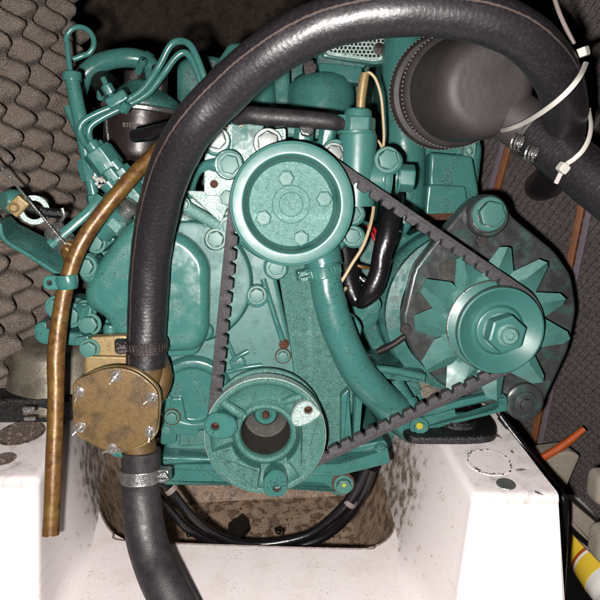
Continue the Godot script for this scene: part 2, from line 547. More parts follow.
	M.sludge = mat(paint_over(Color(0.56, 0.48, 0.41), [[blot, 0.45, 0.7, 0.75, Color(0.34, 0.26, 0.205)], [mid, 0.6, 0.85, 0.6, Color(0.66, 0.59, 0.52)], [fine, 0.5, 0.72, 0.9, Color(0.09, 0.07, 0.06), blot, 0.55, 0.72], [fine, 0.66, 0.8, 0.8, Color(0.1, 0.08, 0.07)]]), 0.4, 0.0, 6.0, orange_peel, 0.8, gray(0.08, 0.5, blot))
	M.oil = mat(Color(0.02, 0.018, 0.018), 0.18, 0.0, 8.0, sand, 0.4)
	M.nylon = mat(Color(0.66, 0.645, 0.62), 0.4, 0.0, 8.0)
	M.beige_wire = mat(Color(0.62, 0.55, 0.43), 0.5, 0.0, 8.0)
	M.red_wire = mat(Color(0.55, 0.06, 0.05), 0.4, 0.0, 8.0)
	M.canister = mat(paint_over(Color(0.17, 0.14, 0.135), [[blot, 0.5, 0.75, 0.6, Color(0.10, 0.08, 0.08)], [spk, 0.84, 0.92, 0.6, Color(0.3, 0.25, 0.22)]], 256), 0.36, 0.3, 7.0, orange_peel, 0.3)
	M.print_gray = mat(Color(0.42, 0.38, 0.36), 0.6, 0.0, 8.0)
	M.wood = mat(paint_over(Color(0.40, 0.235, 0.12), [[mid, 0.5, 0.8, 0.7, Color(0.25, 0.13, 0.06)], [fine, 0.6, 0.8, 0.4, Color(0.5, 0.33, 0.2)]], 256), 0.6, 0.0, 9.0)
	M.strip_mauve = mat(paint_over(Color(0.34, 0.30, 0.33), [[fine, 0.5, 0.8, 0.6, Color(0.2, 0.17, 0.18)]], 256), 0.8, 0.0, 9.0)
	M.orange = mat(paint_over(Color(0.60, 0.27, 0.09), [[mid, 0.5, 0.8, 0.6, Color(0.5, 0.18, 0.05)]], 256), 0.5, 0.0, 9.0)
	M.white_plastic = mat(Color(0.80, 0.79, 0.77), 0.35, 0.0, 8.0)
	M.yellow = mat(Color(0.80, 0.68, 0.20), 0.4, 0.0, 8.0)
	M.yellow_dot = mat(Color(0.58, 0.56, 0.17), 0.4, 0.0, 8.0)
	M.hose = hose_material(true)
	M.hose_plain = hose_material(false)


# white gelcoat with black smears of oily dirt rubbed over its inner wall toward the engine, as the photograph shows
func bed_material() -> StandardMaterial3D:
	var n := 512
	var streak := nz(31, 0.03, 5, n)
	var grit := nz(32, 0.16, 3, n)
	var im := Image.create(n, n, false, Image.FORMAT_RGB8)
	for y in n:
		for x in n:
			var s := streak.get_pixel(x, y).r
			var g := grit.get_pixel(x, y).r
			var uu := x / float(n)
			var vv := y / float(n)
			var where := smoothstep(0.12, 0.58, uu) * smoothstep(0.38, 0.6, vv) * 0.62
			var top := 0.2 * smoothstep(0.36, 0.3, vv)
			var dirt := smoothstep(0.56, 0.90, s * 0.55 + g * 0.3 + where * 0.78)
			var film := smoothstep(0.5, 0.8, s * 0.5 + g * 0.3 + top)
			var c := Color(0.79, 0.76, 0.755).lerp(Color(0.62, 0.59, 0.58), film * 0.5)
			c = c.lerp(Color(0.27, 0.225, 0.185).lerp(Color(0.55, 0.49, 0.44), smoothstep(0.3, 0.75, g)), dirt * (0.35 + 0.55 * smoothstep(0.35, 0.7, s)))
			if g > 0.9:
				c = c.lerp(Color(0.3, 0.25, 0.23), 0.6)
			im.set_pixel(x, y, c)
	return mat(ImageTexture.create_from_image(im), 0.42, 0.0, 1.0, null, 1.0, null, false)


func hose_material(stripe: bool) -> StandardMaterial3D:
	var w := 512
	var h := 512
	var n := nz(21, 0.05, 4, 512)
	var f := nz(22, 0.2, 2, 512)
	var hi := Image.create(w, h, false, Image.FORMAT_RGBA8)
	var al := Image.create(w, h, false, Image.FORMAT_RGB8)
	for y in h:
		for x in w:
			var a := n.get_pixel(x, y).r
			var b := f.get_pixel(x, y).r
			var wave := sin(TAU * (y / 34.13 + x * 8.0 / w)) * sin(TAU * (y / 34.13 - x * 8.0 / w) + 0.8)
			var lump := clampf(0.5 + 0.15 * wave * (2.0 * a * a) + 0.5 * (a - 0.5) + 0.08 * (b - 0.5), 0, 1)
			hi.set_pixel(x, y, Color(lump, lump, lump))
			var c := Color(0.10, 0.09, 0.10).lerp(Color(0.20, 0.185, 0.19), smoothstep(0.45, 0.9, a) * 0.45)
			c = c.lerp(Color(0.3, 0.28, 0.27), smoothstep(0.7, 0.9, b) * 0.2)
			if stripe and absf(x / float(w) - 0.5) < 0.005 + 0.005 * a:
				c = c.lerp(Color(0.42, 0.36, 0.33), 0.3 + 0.55 * b)
			al.set_pixel(x, y, c)
	var m := mat(ImageTexture.create_from_image(al), 0.4, 0.0, 1.0, bump(hi, 3.0), 0.5, null, false)
	m.uv1_scale = Vector3(1, 1.0 / 120.0, 1)
	return m


func shared_meshes() -> void:
	var b := MB.new()
	b.lathe([1.28, 0, 1.28, 0.13, 1.2, 0.2, 0.95, 0.2], ID, 28)
	var hex := circle(Vector2.ZERO, 1.0, 6)
	b.prism(rp(hex, 0.08, 1), 0.15, 0.85, 0.1, 2)
	b.lathe([0.78, 0.84, 0.74, 0.87, 0, 0.88], ID, 24)
	bolt_mesh = commit_unit(b)
	b = MB.new()                                          # a plain head with a raised grade mark, no washer
	b.prism(rp(hex, 0.08, 1), 0.0, 0.8, 0.12, 2)
	b.lathe([0.8, 0.78, 0.76, 0.81, 0.66, 0.81, 0.62, 0.77, 0, 0.77], ID, 28)
	for q in [[-0.18, 0.0, 0.1], [0.18, 0.0, 0.1]]:
		b.prism([Vector2(q[0] - 0.07, -0.28), Vector2(q[0] + 0.05, -0.28), Vector2(q[0] + 0.09, 0.28), Vector2(q[0] - 0.03, 0.28)], 0.74, 0.83, 0.02, 1)
	hex_mesh = commit_unit(b)
	b = MB.new()
	b.lathe([1.3, 0, 1.3, 0.12, 1.22, 0.18, 0.9, 0.18], ID, 28)
	b.prism(rp(hex, 0.08, 1), 0.15, 0.8, 0.09, 2)
	b.lathe([0.52, 0.7, 0.52, 1.15, 0.45, 1.25, 0, 1.25], ID, 20)
	nut_mesh = commit_unit(b)
	b = MB.new()                                          # wing screw: a stud, a cone and two wings
	b.lathe([1.0, 0, 1.0, 0.25, 0.62, 0.5, 0.5, 1.5, 0.36, 1.7, 0, 1.72], ID, 20)
	for s in [0.0, PI]:
		var xf := Transform3D(Basis(Vector3(0, 0, 1), s), Vector3.ZERO) * Transform3D(Basis(Vector3(1, 0, 0), PI / 2), Vector3(0, 0.16, 0))
		b.prism(rp([Vector2(0.3, 0.35), Vector2(1.2, 0.55), Vector2(1.85, 1.25), Vector2(1.5, 1.55), Vector2(0.9, 1.15), Vector2(0.3, 1.1)], 0.2, 2), 0.0, 0.32, 0.08, 1, xf, true)
	screw_mesh = commit_unit(b)


func commit_unit(b: MB) -> ArrayMesh:                     # a shared mesh that a part scales to its size: one unit is one millimetre
	for i in b.v.size():
		b.v[i] *= 20.0
	return b.commit(Vector3.ZERO, 38.0, 0.00005)


func grid(m: MB, nu: int, nv: int, f: Callable) -> void:
	var rows := []
	for j in nv + 1:
		var row := []
		for i in nu + 1:
			row.append(f.call(float(i) / nu, float(j) / nv))
		rows.append(row)
	for j in nv:
		for i in nu:
			m.quad(rows[j][i], rows[j][i + 1], rows[j + 1][i + 1], rows[j + 1][i], Vector2(i, j), Vector2(i + 1, j), Vector2(i + 1, j + 1), Vector2(i, j + 1))


# where a sight line meets the level `drop` millimetres under the lens: how the flat tops of the bed were measured
func gp(x: float, y: float, drop: float) -> Vector3:
	var dx := (x - 300.0) / 600.0
	var dy := (300.0 - y) / 600.0
	var fall := dy * cos(deg_to_rad(PITCH)) - sin(deg_to_rad(PITCH))
	var t := drop * 1.08 / -fall
	return TILT.inverse() * Vector3(dx * t, dy * t, CAM - t)


func gps(a: Array, drop: float) -> Array:
	var out := []
	for i in range(0, a.size(), 2):
		out.append(gp(a[i], a[i + 1], drop))
	return out


func level(p: Vector3, turn := 0.0) -> Transform3D:      # local z is up
	return Transform3D(along(Vector3.ZERO, UP, RIGHT).basis * Basis(Vector3(0, 0, 1), turn), p)


func flat(m: MB, pts: Array) -> void:                    # a level polygon, given as points
	var xf := level(pts[0])
	var inv := xf.affine_inverse()
	var p := []
	for q in pts:
		var l: Vector3 = inv * q
		p.append(Vector2(l.x, l.y))
	m.cap(MB.ccw(p), 0.0, true, xf)


# ---------------------------------------------------------------- the scene
func _ready() -> void:
	rng.seed = 7
	var cam := Camera3D.new()
	cam.fov = rad_to_deg(2.0 * atan(0.5))
	cam.near = 0.02
	cam.far = 20.0
	cam.transform = LENS * Transform3D(Basis(), Vector3(0, 0, CAM * 0.001))
	add_child(cam)
	cam.current = true
	var we := WorldEnvironment.new()
	var env := Environment.new()
	env.background_mode = Environment.BG_COLOR
	env.background_color = Color(0.055, 0.053, 0.057)
	env.tonemap_mode = Environment.TONE_MAPPER_LINEAR
	env.tonemap_exposure = 0.94
	env.sdfgi_enabled = true
	env.ssao_enabled = true
	env.ssil_enabled = true
	we.environment = env
	add_child(we)
	var flash := SpotLight3D.new()                         # the phone's flash, a hand's breadth from its lens
	flash.name = "phone_flash"
	flash.light_energy = 1.1
	flash.light_color = Color(1.0, 0.98, 0.965)
	flash.light_size = 0.009
	flash.spot_range = 6.0
	flash.spot_attenuation = 2.0
	flash.spot_angle = 62.0
	flash.spot_angle_attenuation = 0.6
	flash.shadow_enabled = true
	flash.transform = LENS * Transform3D(Basis(), Vector3(-0.036, -0.028, CAM * 0.001 + 0.002))
	add_child(flash)

	materials()
	shared_meshes()
	setting()
	foam()
	engine()
	engine_top()
	engine_left()
	pulleys()
	belt()
	alternator()
	raw_pump()
	hoses()
	pipes()
	small_things()


func setting() -> void:
	var top := 337.5
	var floor_ := 460.0
	# engine beds: top, sloping inner wall, front
	for side in [-1, 1]:
		var tops: Array
		var feet: Array
		if side > 0:
			tops = gps([470, 491, 460, 474, 448, 452, 436, 431, 424, 410, 405, 375], top)
			feet = gps([446, 650, 422, 603, 404, 562, 396, 530, 384, 485, 364, 440], floor_)
		else:
			tops = gps([41, 475, 50, 458, 58, 440, 66, 420, 76, 396, 92, 360], top)
			feet = gps([42, 655, 62, 600, 86, 552, 98, 518, 101, 485, 110, 440], floor_)
		tops = MB.spline(tops, 4)
		feet = MB.spline(feet, 4)
		var m := MB.new()
		var rows := []
		for k in tops.size():
			var a: Vector3 = tops[k]
			var b: Vector3 = feet[k]
			var out: Vector3 = RIGHT * side
			var dirw := (b - a)
			var row := []
			var far_x := 84.0 if side > 0 else 130.0
			row.append(a + out * far_x)
			for q in 5:                                     # rounded arris
				var w := q / 4.0
				var s := a + out * 7.0
				var e := a + dirw * 0.06
				row.append(s.lerp(a, w).lerp(a.lerp(e, w), w))
			row.append(a.lerp(b, 0.45))
			var inner: Vector3 = b - out * lerpf(16.0, 0.4, smoothstep(5.0, 11.0, float(k)))
			for q in 6:
				var w := q / 5.0
				var s := a.lerp(b, 0.85)
				row.append(s.lerp(b, w).lerp(b.lerp(inner, w), w))
			rows.append(row)
		# round the front arris too: two extra stations in front of the first
		var front := []
		var out_dir: Vector3 = RIGHT * side
		var fr: Array = rows[0]
		var nose := NEAR
		for st in [[0.0, 0.0], [3.0, 0.5], [5.6, 2.2], [7.2, 5.2], [7.7, 9.5]]:
			var row := []
			for q in fr.size():
				var p: Vector3 = fr[q]
				row.append(p + nose * st[0] - UP * st[1] * (1.0 if q <= 3 else 0.0) + out_dir * st[1] * (0.3 if q >= 3 else 0.0))
			front.push_front(row)
		var all := front.slice(0, 4) + rows
		for k in all.size() - 1:
			for q in fr.size() - 1:
				var ts := []
				for e in [[k, q], [k + 1, q], [k + 1, q + 1], [k, q + 1]]:
					var p: Vector3 = all[e[0]][e[1]]
					var run := 0.0
					for h in range(2, e[1] + 1):
						run += (all[e[0]][h] - all[e[0]][h - 1]).length()
					if e[1] == 0:
						run = -(all[e[0]][1] - p).length()
					ts.append(Vector2(maxf(0.05 + (all[0][1] - p).dot(NEAR) / 340.0, 0.01), 0.35 + run / 320.0))
				var t0: Vector2 = ts[0]; var t1: Vector2 = ts[1]; var t2: Vector2 = ts[2]; var t3: Vector2 = ts[3]
				if side > 0:
					m.quad(all[k][q], all[k + 1][q], all[k + 1][q + 1], all[k][q + 1], t0, t1, t2, t3)
				else:
					m.quad(all[k][q], all[k][q + 1], all[k + 1][q + 1], all[k + 1][q], t0, t3, t2, t1)
		struct("engine_bed", m, M.bed, 60.0)
		# front face of the bed
		var ff := MB.new()
		var a0: Vector3 = all[0][0]
		var fall: Vector3 = feet[0] - tops[0]
		var low := (fall - RIGHT * fall.dot(RIGHT)) * 1.3
		var edge := []
		for q in range(0, 9):
			edge.append(all[0][q])
		for q in edge.size() - 1:
			var p0: Vector3 = edge[q]
			var p1: Vector3 = edge[q + 1]
			var far0: Vector3 = a0 + low
			if q < 1:
				ff.quad(a0 + low, p1 + low, p1, p0) if side < 0 else ff.quad(p1 + low, a0 + low, p0, p1)
			else:
				var e1: Vector3 = edge[1]
				if q >= 2:
					if side > 0:
						ff.tri(e1 + low, p0, p1)
					else:
						ff.tri(e1 + low, p1, p0)
				else:
					if side > 0:
						ff.tri(e1 + low, p0, p1)
					else:
						ff.tri(e1 + low, p1, p0)
		# outer side
		if side > 0:
			var o0: Vector3 = all[0][0]
			var o1: Vector3 = all[-1][0]
			ff.quad(o0 + low + RIGHT * 4.0, o1 + low, o1, o0)
		struct("engine_bed_front", ff, M.gel, 50.0)
	# sole in front of the sump well
	var fl := MB.new()
	flat(fl, gps([40, 680, 450, 680, 432, 620, 422, 603, 404, 562, 396, 530, 394, 527, 388, 538, 376, 546, 360, 549, 250, 546, 127, 541, 113, 533, 104, 520, 99, 508, 98, 518, 86, 552, 62, 600, 42, 655], floor_))
	struct("cabin_sole", fl, M.gel_dirty)
	# the dirty well under the sump
	var rim := gps([104, 520, 113, 533, 127, 541, 250, 546, 360, 549, 376, 546, 388, 538, 394, 527, 394, 512, 386, 488, 376, 462, 362, 430, 110, 440, 100, 480, 99, 508], floor_)
	var well := MB.new()
	var n := rim.size()
	var mid := Vector3.ZERO
	for p in rim:
		mid += p / n
	for i in n:
		var a: Vector3 = rim[i]
		var b: Vector3 = rim[(i + 1) % n]
		var steps := [0.0, 0.02, 0.12, 0.5, 1.0]
		for k in 4:
			var i0: float = [0.0, 0.006, 0.02, 0.07, 0.2][k]
			var i1: float = [0.0, 0.006, 0.02, 0.07, 0.2][k + 1]
			well.quad(a.lerp(mid, i0) - UP * 95.0 * steps[k], b.lerp(mid, i0) - UP * 95.0 * steps[k], b.lerp(mid, i1) - UP * 95.0 * steps[k + 1], a.lerp(mid, i1) - UP * 95.0 * steps[k + 1])
	struct("bilge_well_wall", well, M.sludge)
	var wf := MB.new()
	var noise := FastNoiseLite.new()
	noise.seed = 5
	noise.frequency = 0.02
	var back := -NEAR
	var o: Vector3 = gp(250, 560, 548.0)
	grid(wf, 60, 50, func(a, b):
		var p: Vector3 = o + RIGHT * ((a - 0.5) * 460.0) + back * (b * 330.0)
		var ridge := 15.0 * smoothstep(0.52, 0.60, b + 0.02 * sin(a * 22.0)) + 22.0 * smoothstep(0.62, 1.0, b)
		return p + UP * (ridge + 2.0 * noise.get_noise_2d(a * 460.0, b * 330.0)))
	struct("bilge_floor", wf, M.sludge)
	# raised rim of the well, a thin brown line
	var rm := MB.new()
	rm.tube(gps([99, 507, 104, 520, 113, 533, 127, 541, 250, 546, 360, 549, 376, 546, 388, 538, 394, 527, 394, 512, 386, 490], floor_), 1.3, 8, 4)
	struct("bilge_well_rim", rm, M.smear)
	# crumbs of rust and dirt on the floor of the well
	var db := MB.new()
	for q in 150:
		var xx := rng.randf_range(150.0, 385.0)
		var yy := rng.randf_range(500.0, 547.0)
		var p := gp(xx, yy, 546.0)
		var along_ := (p - o).dot(back) / 330.0
		var sz := rng.randf_range(1.2, 4.2)
		db.prism(rp(rect(sz, sz * rng.randf_range(0.4, 0.9)), sz * 0.3, 2), -1.0, sz * 0.4, sz * 0.15, 1, level(gp(xx, yy, 548.0) + UP * (15.0 * smoothstep(0.52, 0.60, along_) + 22.0 * smoothstep(0.62, 1.0, along_)), rng.randf() * TAU))
	var crumbs := struct("bilge_debris", db, M.rust)
	crumbs.set_meta("kind", "stuff")
	crumbs.set_meta("label", "rusty crumbs of dirt scattered over the brown floor of the well")
	crumbs.set_meta("category", "debris")
	# black oil lying in the well
	for s in [[238, 530, 24, 7, 3], [196, 526, 18, 7, 8], [280, 531, 7, 3, 12]]:
		var oc: Vector3 = gp(s[0], s[1], 548.0)
		var op := []
		for k in 48:
			var a := TAU * k / 48
			var w := 1.0 + 0.13 * sin(a * 2.0 + s[4]) + 0.07 * sin(a * 5.0 + s[4] * 2.0) + 0.04 * sin(a * 9.0)
			op.append(Vector2(cos(a) * s[2] * w * 1.2, sin(a) * s[3] * w * 2.4))
		var om := MB.new()
		om.prism(op, -4.0, 4.0, 2.5, 3, level(oc))
		solo("oil_puddle", ["wide black oil puddle in the brown well under the crank pulley", "black oil patch in the well right of the lower hose", "small black oil spot in the well beside the black cables"][[238, 196, 280].find(s[0])], "oil puddle", om, M.oil, oc)


func foam() -> void:
	# brown egg-crate foam on the left side of the compartment
	var m := MB.new()
	var a1 := u(-30, 200, -70)
	var a2 := u(92, 200, -300)
	var a := (a2 - a1).normalized()
	var nrm := a.cross(UP)
	var noise := FastNoiseLite.new()
	noise.seed = 11
	noise.frequency = 0.012
	grid(m, 84, 190, func(s, t):
		var x: float = -60.0 + s * 320.0
		var y: float = -330.0 + t * 680.0
		var wx := x + 4.0 * noise.get_noise_2d(x, y)
		var wy := y + 5.0 * noise.get_noise_2d(x + 200, y)
		var c := 0.5 + 0.5 * cos(PI * wx / 29.0) * cos(PI * wy / 25.0)
		return a1 + a * x + UP * y + nrm * (42.0 * pow(c, 0.75) * (0.95 + 0.18 * noise.get_noise_2d(x * 2.3 + 900.0, y * 2.3)) - 28.0))
	solo("sound_foam", "brown egg-crate sound foam with large lobes lining the left side", "foam", m, M.foam_brown, a1, "", 80.0)
	# dark brown foam across the far end
	m = MB.new()
	var o := u(150, 100, -1250)
	grid(m, 110, 90, func(s, t):
		var x: float = -700.0 + s * 2500.0
		var y: float = -1000.0 + t * 2200.0
		var c := 0.5 + 0.5 * cos(PI * x / 40.0) * cos(PI * y / 40.0)
		return o + RIGHT * x + UP * y + NEAR * (30.0 * c))
	solo("sound_foam", "dark brown speckled foam behind the engine above the dipstick loop", "foam", m, M.foam_back, o, "", 80.0)
	# grey fine-pimpled foam on the right
	m = MB.new()
	a1 = u(452, 260, -330)
	a2 = u(650, 260, -110)
	var ar := (a2 - a1).normalized()
	var nr := ar.cross(UP)
	var base := a1
	grid(m, 150, 310, func(s, t):
		var x: float = -90.0 + s * 400.0
		var y: float = -440.0 + t * 820.0
		var c := 0.5 + 0.5 * cos(PI * (x + y * 0.25) / 7.0) * cos(PI * (y - x * 0.2) / 7.0)
		return base + ar * x + UP * y + nr * (8.0 * c))
	solo("sound_foam", "dark grey finely pimpled foam lining the right side behind the alternator", "foam", m, M.foam_gray, a1, "", 80.0)
	# joints of the grey foam
	var lift := nr * 7.0
	var on := func(x: float, y: float) -> Vector3:       # where the sight line meets the grey foam
		var d := ray(x, y)
		var e := EYE
		var t: float = (base + lift - e).dot(nr) / d.dot(nr)
		return e + d * t
	var k := 0
	for st in [[590, 165, 530, 458], [513, 132, 494, 200]]:
		var p0: Vector3 = on.call(st[0], st[1])
		var p1: Vector3 = on.call(st[2], st[3])
		var s := MB.new()
		s.prism(rect(9, (p1 - p0).length()), -5, 3, 1.5, 2, Transform3D(Basis((p1 - p0).cross(nr).normalized() * -1.0, (p0 - p1).normalized(), nr), (p0 + p1) / 2.0))
		solo("edge_strip", ["brown wooden strip between grey foam panels right of the fan", "brown wooden strip above the top corner of the alternator"][k], "strip", s, M.wood, p1)
		s = MB.new()
		var shift := (p1 - p0).cross(nr).normalized() * 10.0
		if shift.x < 0:
			shift = -shift
		if k == 1:
			shift = -shift
		s.prism(rect(8, (p1 - p0).length()), -5, 1, 1.5, 2, Transform3D(Basis((p1 - p0).cross(nr).normalized() * -1.0, (p0 - p1).normalized(), nr), (p0 + p1) / 2.0 + shift))
		solo("tape_strip", ["mauve tape beside the long wooden strip on the grey foam", "mauve tape left of the short wooden strip by the black elbow"][k], "tape", s, M.strip_mauve, p1 + shift)
		k += 1


func slab(called: String, poly: Array, z0: float, z1: float, r: float, bev: float, m: Material, parent: Node3D = null, seg := 2) -> MeshInstance3D:
	var b := MB.new()
	b.prism(rp(pl(poly, z1), r), z0, z1, bev, seg)
	return part(called, b, m, parent)


func pipe(called: String, pts: Array, r, m: Material, parent: Node3D = null, n := 14, sub := 6) -> MeshInstance3D:
	var b := MB.new()
	b.tube(us(pts), r, n, sub)
	return part(called, b, m, parent)


func disc(called: String, x: float, y: float, z: float, pr: Array, m: Material, parent: Node3D = null, dir := Vector3(0, 0, 1), n := 40) -> MeshInstance3D:
	var b := MB.new()
	b.lathe(pr, along(u(x, y, z), dir), n)
	return part(called, b, m, parent)


func engine() -> void:
	thing("engine_block", "green painted diesel engine block with timing cover, sump and cylinder head", "engine", u(270, 490, -60))
	# crankcase and cylinder block behind everything
	slab("crankcase", [160, 205, 300, 200, 428, 240, 425, 400, 392, 456, 165, 464], -330, -165, 14, 8, M.paint_grime_shade, null, 3)  # deep shade painted in with the darker, grimier paint
	var cover := slab("timing_cover", [166, 222, 232, 205, 268, 236, 291, 345, 330, 352, 346, 392, 342, 462, 165, 462], -98, -62, 10, 5, M.paint_satin, null, 3)
	# raised case over the camshaft gear
	var b := MB.new()
	b.lathe([68, -66, 67, -57, 64, -53, 60, -52, 0, -52], at(u(190, 283, -52) + Vector3(0, 0, 52)), 72)
	part("gear_case", b, M.paint_satin, cover)
	# block face to the right of the timing cover
	slab("block_face", [272, 238, 305, 240, 338, 330, 356, 395, 344, 452, 300, 420, 290, 345], -98, -58, 8, 3, M.cast)
	b = MB.new()
	b.tube(us([263, 279, -60, 272, 308, -60, 283, 342, -60]), 3.2, 10, 4)
	part("joint_ridge", b, M.paint)
	bolt(284, 344, -58, 4.0, M.rust)
	bolt(257, 295, -52, 7.6, M.bolt_paint, cover)
	disc("bolt_boss", 257, 295, -62, [13, 0, 12.5, 9, 11, 10, 0, 10], M.paint, cover)
	for q in [[257, 295, -51.9, 9.6], [283, 356, -58, 8.0], [172, 417, -50.5, 8.6], [216, 239, -50.2, 10.9]]:
		disc("rust_ring", q[0], q[1], q[2], [q[3] * 1.12, -0.5, q[3] * 1.1, 0.35, q[3] * 0.9, 0.5, 0, 0.5], M.rust)
	bolt(283, 356, -58, 5.6, M.bolt_paint)
	bolt(276, 267, -48, 8.0, M.bolt_pale)
	disc("bolt_boss", 276, 267, -60, [14, 0, 13, 10, 11, 12, 0, 12], M.paint)
	# casting ribs on the timing cover
	for q in [[231, 363, 248, 351, 3.0], [226, 338, 236, 362, 2.2], [228, 372, 262, 365, 2.6]]:
		b = MB.new()
		b.tube(us([q[0], q[1], -60, (q[0] + q[2]) / 2.0, (q[1] + q[3]) / 2.0 - 1.0, -59, q[2], q[3], -60]), q[4], 10, 4)
		part("casting_rib", b, M.paint, cover)
	disc("bolt_boss", 238, 363, -62, [9, 0, 8.5, 4, 7, 5, 0, 5], M.paint, cover)
	# pump drive cap low on the left, with its cast marks
	var cap := disc("drive_cap", 194, 393, -62, [44, 0, 43, 6, 40, 10, 36, 11, 33, 10, 30.5, 6, 28, 5, 0, 5], M.paint, null, Vector3(0, 0, 1), 64)
	b = MB.new()
	b.prism(rp(pl([170, 398, 182, 398, 186, 420, 200, 430, 196, 436, 176, 436, 168, 422], -52), 4), -64, -52, 2)
	part("cap_ear", b, M.paint, cap)
	letters("cast_mark", "V5", u(194.5, 383.5, -56.6), 6.5, 1.2, -PI / 2, M.paint, cap)
	letters("cast_mark", "Jul", u(201.5, 394, -56.6), 6.5, 1.2, -PI / 2, M.paint, cap)
	letters("cast_mark", "S", u(195, 405.5, -56.6), 6, 1.2, -PI / 2, M.paint, cap)
	bolt(172, 417, -50, 6.0, M.bolt_paint)
	bolt(167, 429, -52, 4.5, M.bolt_paint)
	slab("casting_lug", [163, 388, 172, 398, 178, 428, 176, 444, 160, 446], -80, -54, 5, 3, M.paint)
	slab("casting_lug", [180, 424, 206, 424, 210, 446, 178, 448], -80, -56, 4, 3, M.cast)
	# governor housing, the large smooth cover on the left
	var gov := slab("governor_housing", [97, 262, 124, 226, 134, 219, 160, 226, 190, 239, 209, 262, 208, 335, 198, 352, 165, 354, 118, 344, 103, 317, 84, 308, 82, 288], -92, -30, 12, 11, M.paint, null, 5)
	b = MB.new()
	b.plate_hole(rp(pl([75, 270, 78, 257, 88, 252, 98, 262, 96, 284, 84, 284], -32), 8), Vector2(u(86, 266, -32).x, u(86, 266, -32).y), 6, -60, -32, 3)
	part("bolt_ear", b, M.paint, gov)
	bolt(86, 266, -31, 8.6, M.bolt_paint, gov)
	slab("governor_foot", [122, 336, 158, 345, 206, 338, 196, 356, 160, 358, 120, 352], -80, -40, 6, 4, M.paint, gov)
	disc("plug", 205, 330, -56, [11, 0, 10, 8, 8, 10, 0, 10], M.paint, gov)
	slab("link_bracket", [104, 318, 140, 326, 142, 352, 124, 366, 106, 352], -72, -44, 5, 3, M.paint, gov)
	disc("link_cylinder", 110, 337, -36, [7, -14, 7, 12, 5.5, 14, 0, 14], M.paint, gov, Vector3(0.1, 1, 0.05))
	disc("link_cylinder", 118, 352, -36, [5, -10, 5, 10, 4, 11, 0, 11], M.steel, gov, Vector3(0.1, 1, 0.05))
	# sump, its flange and feet
	var sump := slab("sump", [158, 463, 338, 470, 352, 478, 352, 492, 338, 499, 322, 487, 250, 487, 158, 487], -200, -44, 7, 6, M.paint, null, 4)
	slab("sump_flange", [150, 456, 338, 462, 388, 447, 391, 464, 338, 477, 200, 472, 150, 468], -170, -38, 4, 3, M.paint, sump, 3)
	slab("sump_flange_upper", [330, 452, 386, 440, 389, 450, 334, 461], -170, -46, 4, 2.5, M.paint, sump)
	bolt(380, 448, -40, 5.0, M.bolt_paint, sump, "bolt", Vector3(0.1, 1, 0.4))
	disc("rust_ring", 343, 483, -44, [13, 0, 13, 1.2, 11, 2.2, 0, 2.2], M.rust, sump)
	bolt(343.5, 484.5, -42, 8.2, M.bolt_paint, sump)
	disc("paint_dot", 344, 485, -34.5, [2.2, 0, 2.2, 0.8, 0, 0.9], M.yellow_dot, sump)
	for q in [[341, 396, 349, 389, 353, 452, 341, 456], [354, 392, 363, 399, 359, 450, 353, 452]]:
		slab("stiffening_rib", q, -98, -44, 3, 2, M.paint)
	# right side of the block, in shade behind the pipe
	disc("core_plug", 398, 294, -150, [46, 0, 45, 8, 42, 11, 30, 11, 28, 8, 24, 7, 22, 10, 10, 12, 0, 12], M.paint, null, Vector3(0.1, 0, 1))
	disc("core_plug", 356, 308, -130, [30, 0, 29, 8, 26, 10, 18, 10, 15, 7, 0, 7], M.paint)
	b = MB.new()
	var hc := u(350, 325, -70)
	b.plate_hole(rp(pl([335, 317, 345, 314, 358, 319, 363, 329, 357, 345, 352, 350, 341, 343], -70), 5), Vector2(hc.x, hc.y), 3, -98, -70, 2, 3)
	part("lug_plate", b, M.paint)
	bolt(350, 325, -72, 3.4, M.rust)
	bolt(341, 309, -70, 7.0, M.bolt_paint)
	bolt(372, 305, -84, 7.0, M.paint_grime_shade)
	b = MB.new()
	b.tube(us([405, 336, -70, 392, 345, -74, 378, 352, -80]), 4.0, 10, 4)
	part("rod", b, M.steel_dark)
	# the shelf-like alternator bracket: its upper face shaded by the darker paint, its edge plain
	b = MB.new()
	b.hexa([u(362, 376, -66), u(425, 383, -66), u(424, 373, -64), u(362, 367, -64), u(352, 356, -170), u(412, 356, -170), u(410, 349, -170), u(354, 347, -170)])
	var arm := part("alternator_bracket", b, M.paint_grime_shade)
	b = MB.new()
	b.tube(us([361, 384, -64, 362, 374, -62, 370, 369.5, -62, 390, 370, -62, 424, 377, -62]), 4.5, 10, 5)
	part("bracket_edge", b, M.paint, arm)
	pipe("bracket_post", [396, 382, -84, 403, 396, -74, 411, 411, -62], [9.5, 10, 10.5], M.paint_grime_shade, arm, 18)
	disc("post_ring", 409, 406, -64, [11.5, -6, 12, -4, 12, 4, 11, 6, 0, 6], M.paint, arm, Vector3(0.35, -0.75, 0.45))
	slab("bracket_web", [366, 380, 420, 382, 428, 412, 404, 422, 372, 404], -160, -96, 6, 3, M.paint_grime_shade, arm)
	# starter behind the bracket, brown and pale
	disc("starter_end", 424, 389, -112, [20, 0, 20, 10, 17, 13, 9, 13, 8, 16, 0, 16], M.zinc)

	# water pump housing behind the pulley
	var wp := disc("water_pump_housing", 291, 208, -98, [58, 0, 56, 36, 50, 42, 46, 54, 30, 58, 0, 58], M.paint, null, Vector3(0, 0, 1), 56)
	pipe("pump_outlet", [312, 232, -62, 320, 252, -50, 325, 268, -44], [24, 22, 20], M.paint, wp, 22)
	for q in [[228, 198], [230, 226], [352, 214], [352, 236]]:
		disc("bolt_boss", q[0], q[1], -70, [13, 0, 12, 18, 10, 20, 0, 20], M.paint, wp)
		bolt(q[0], q[1], -50, 8.0, M.bolt_paint, wp)
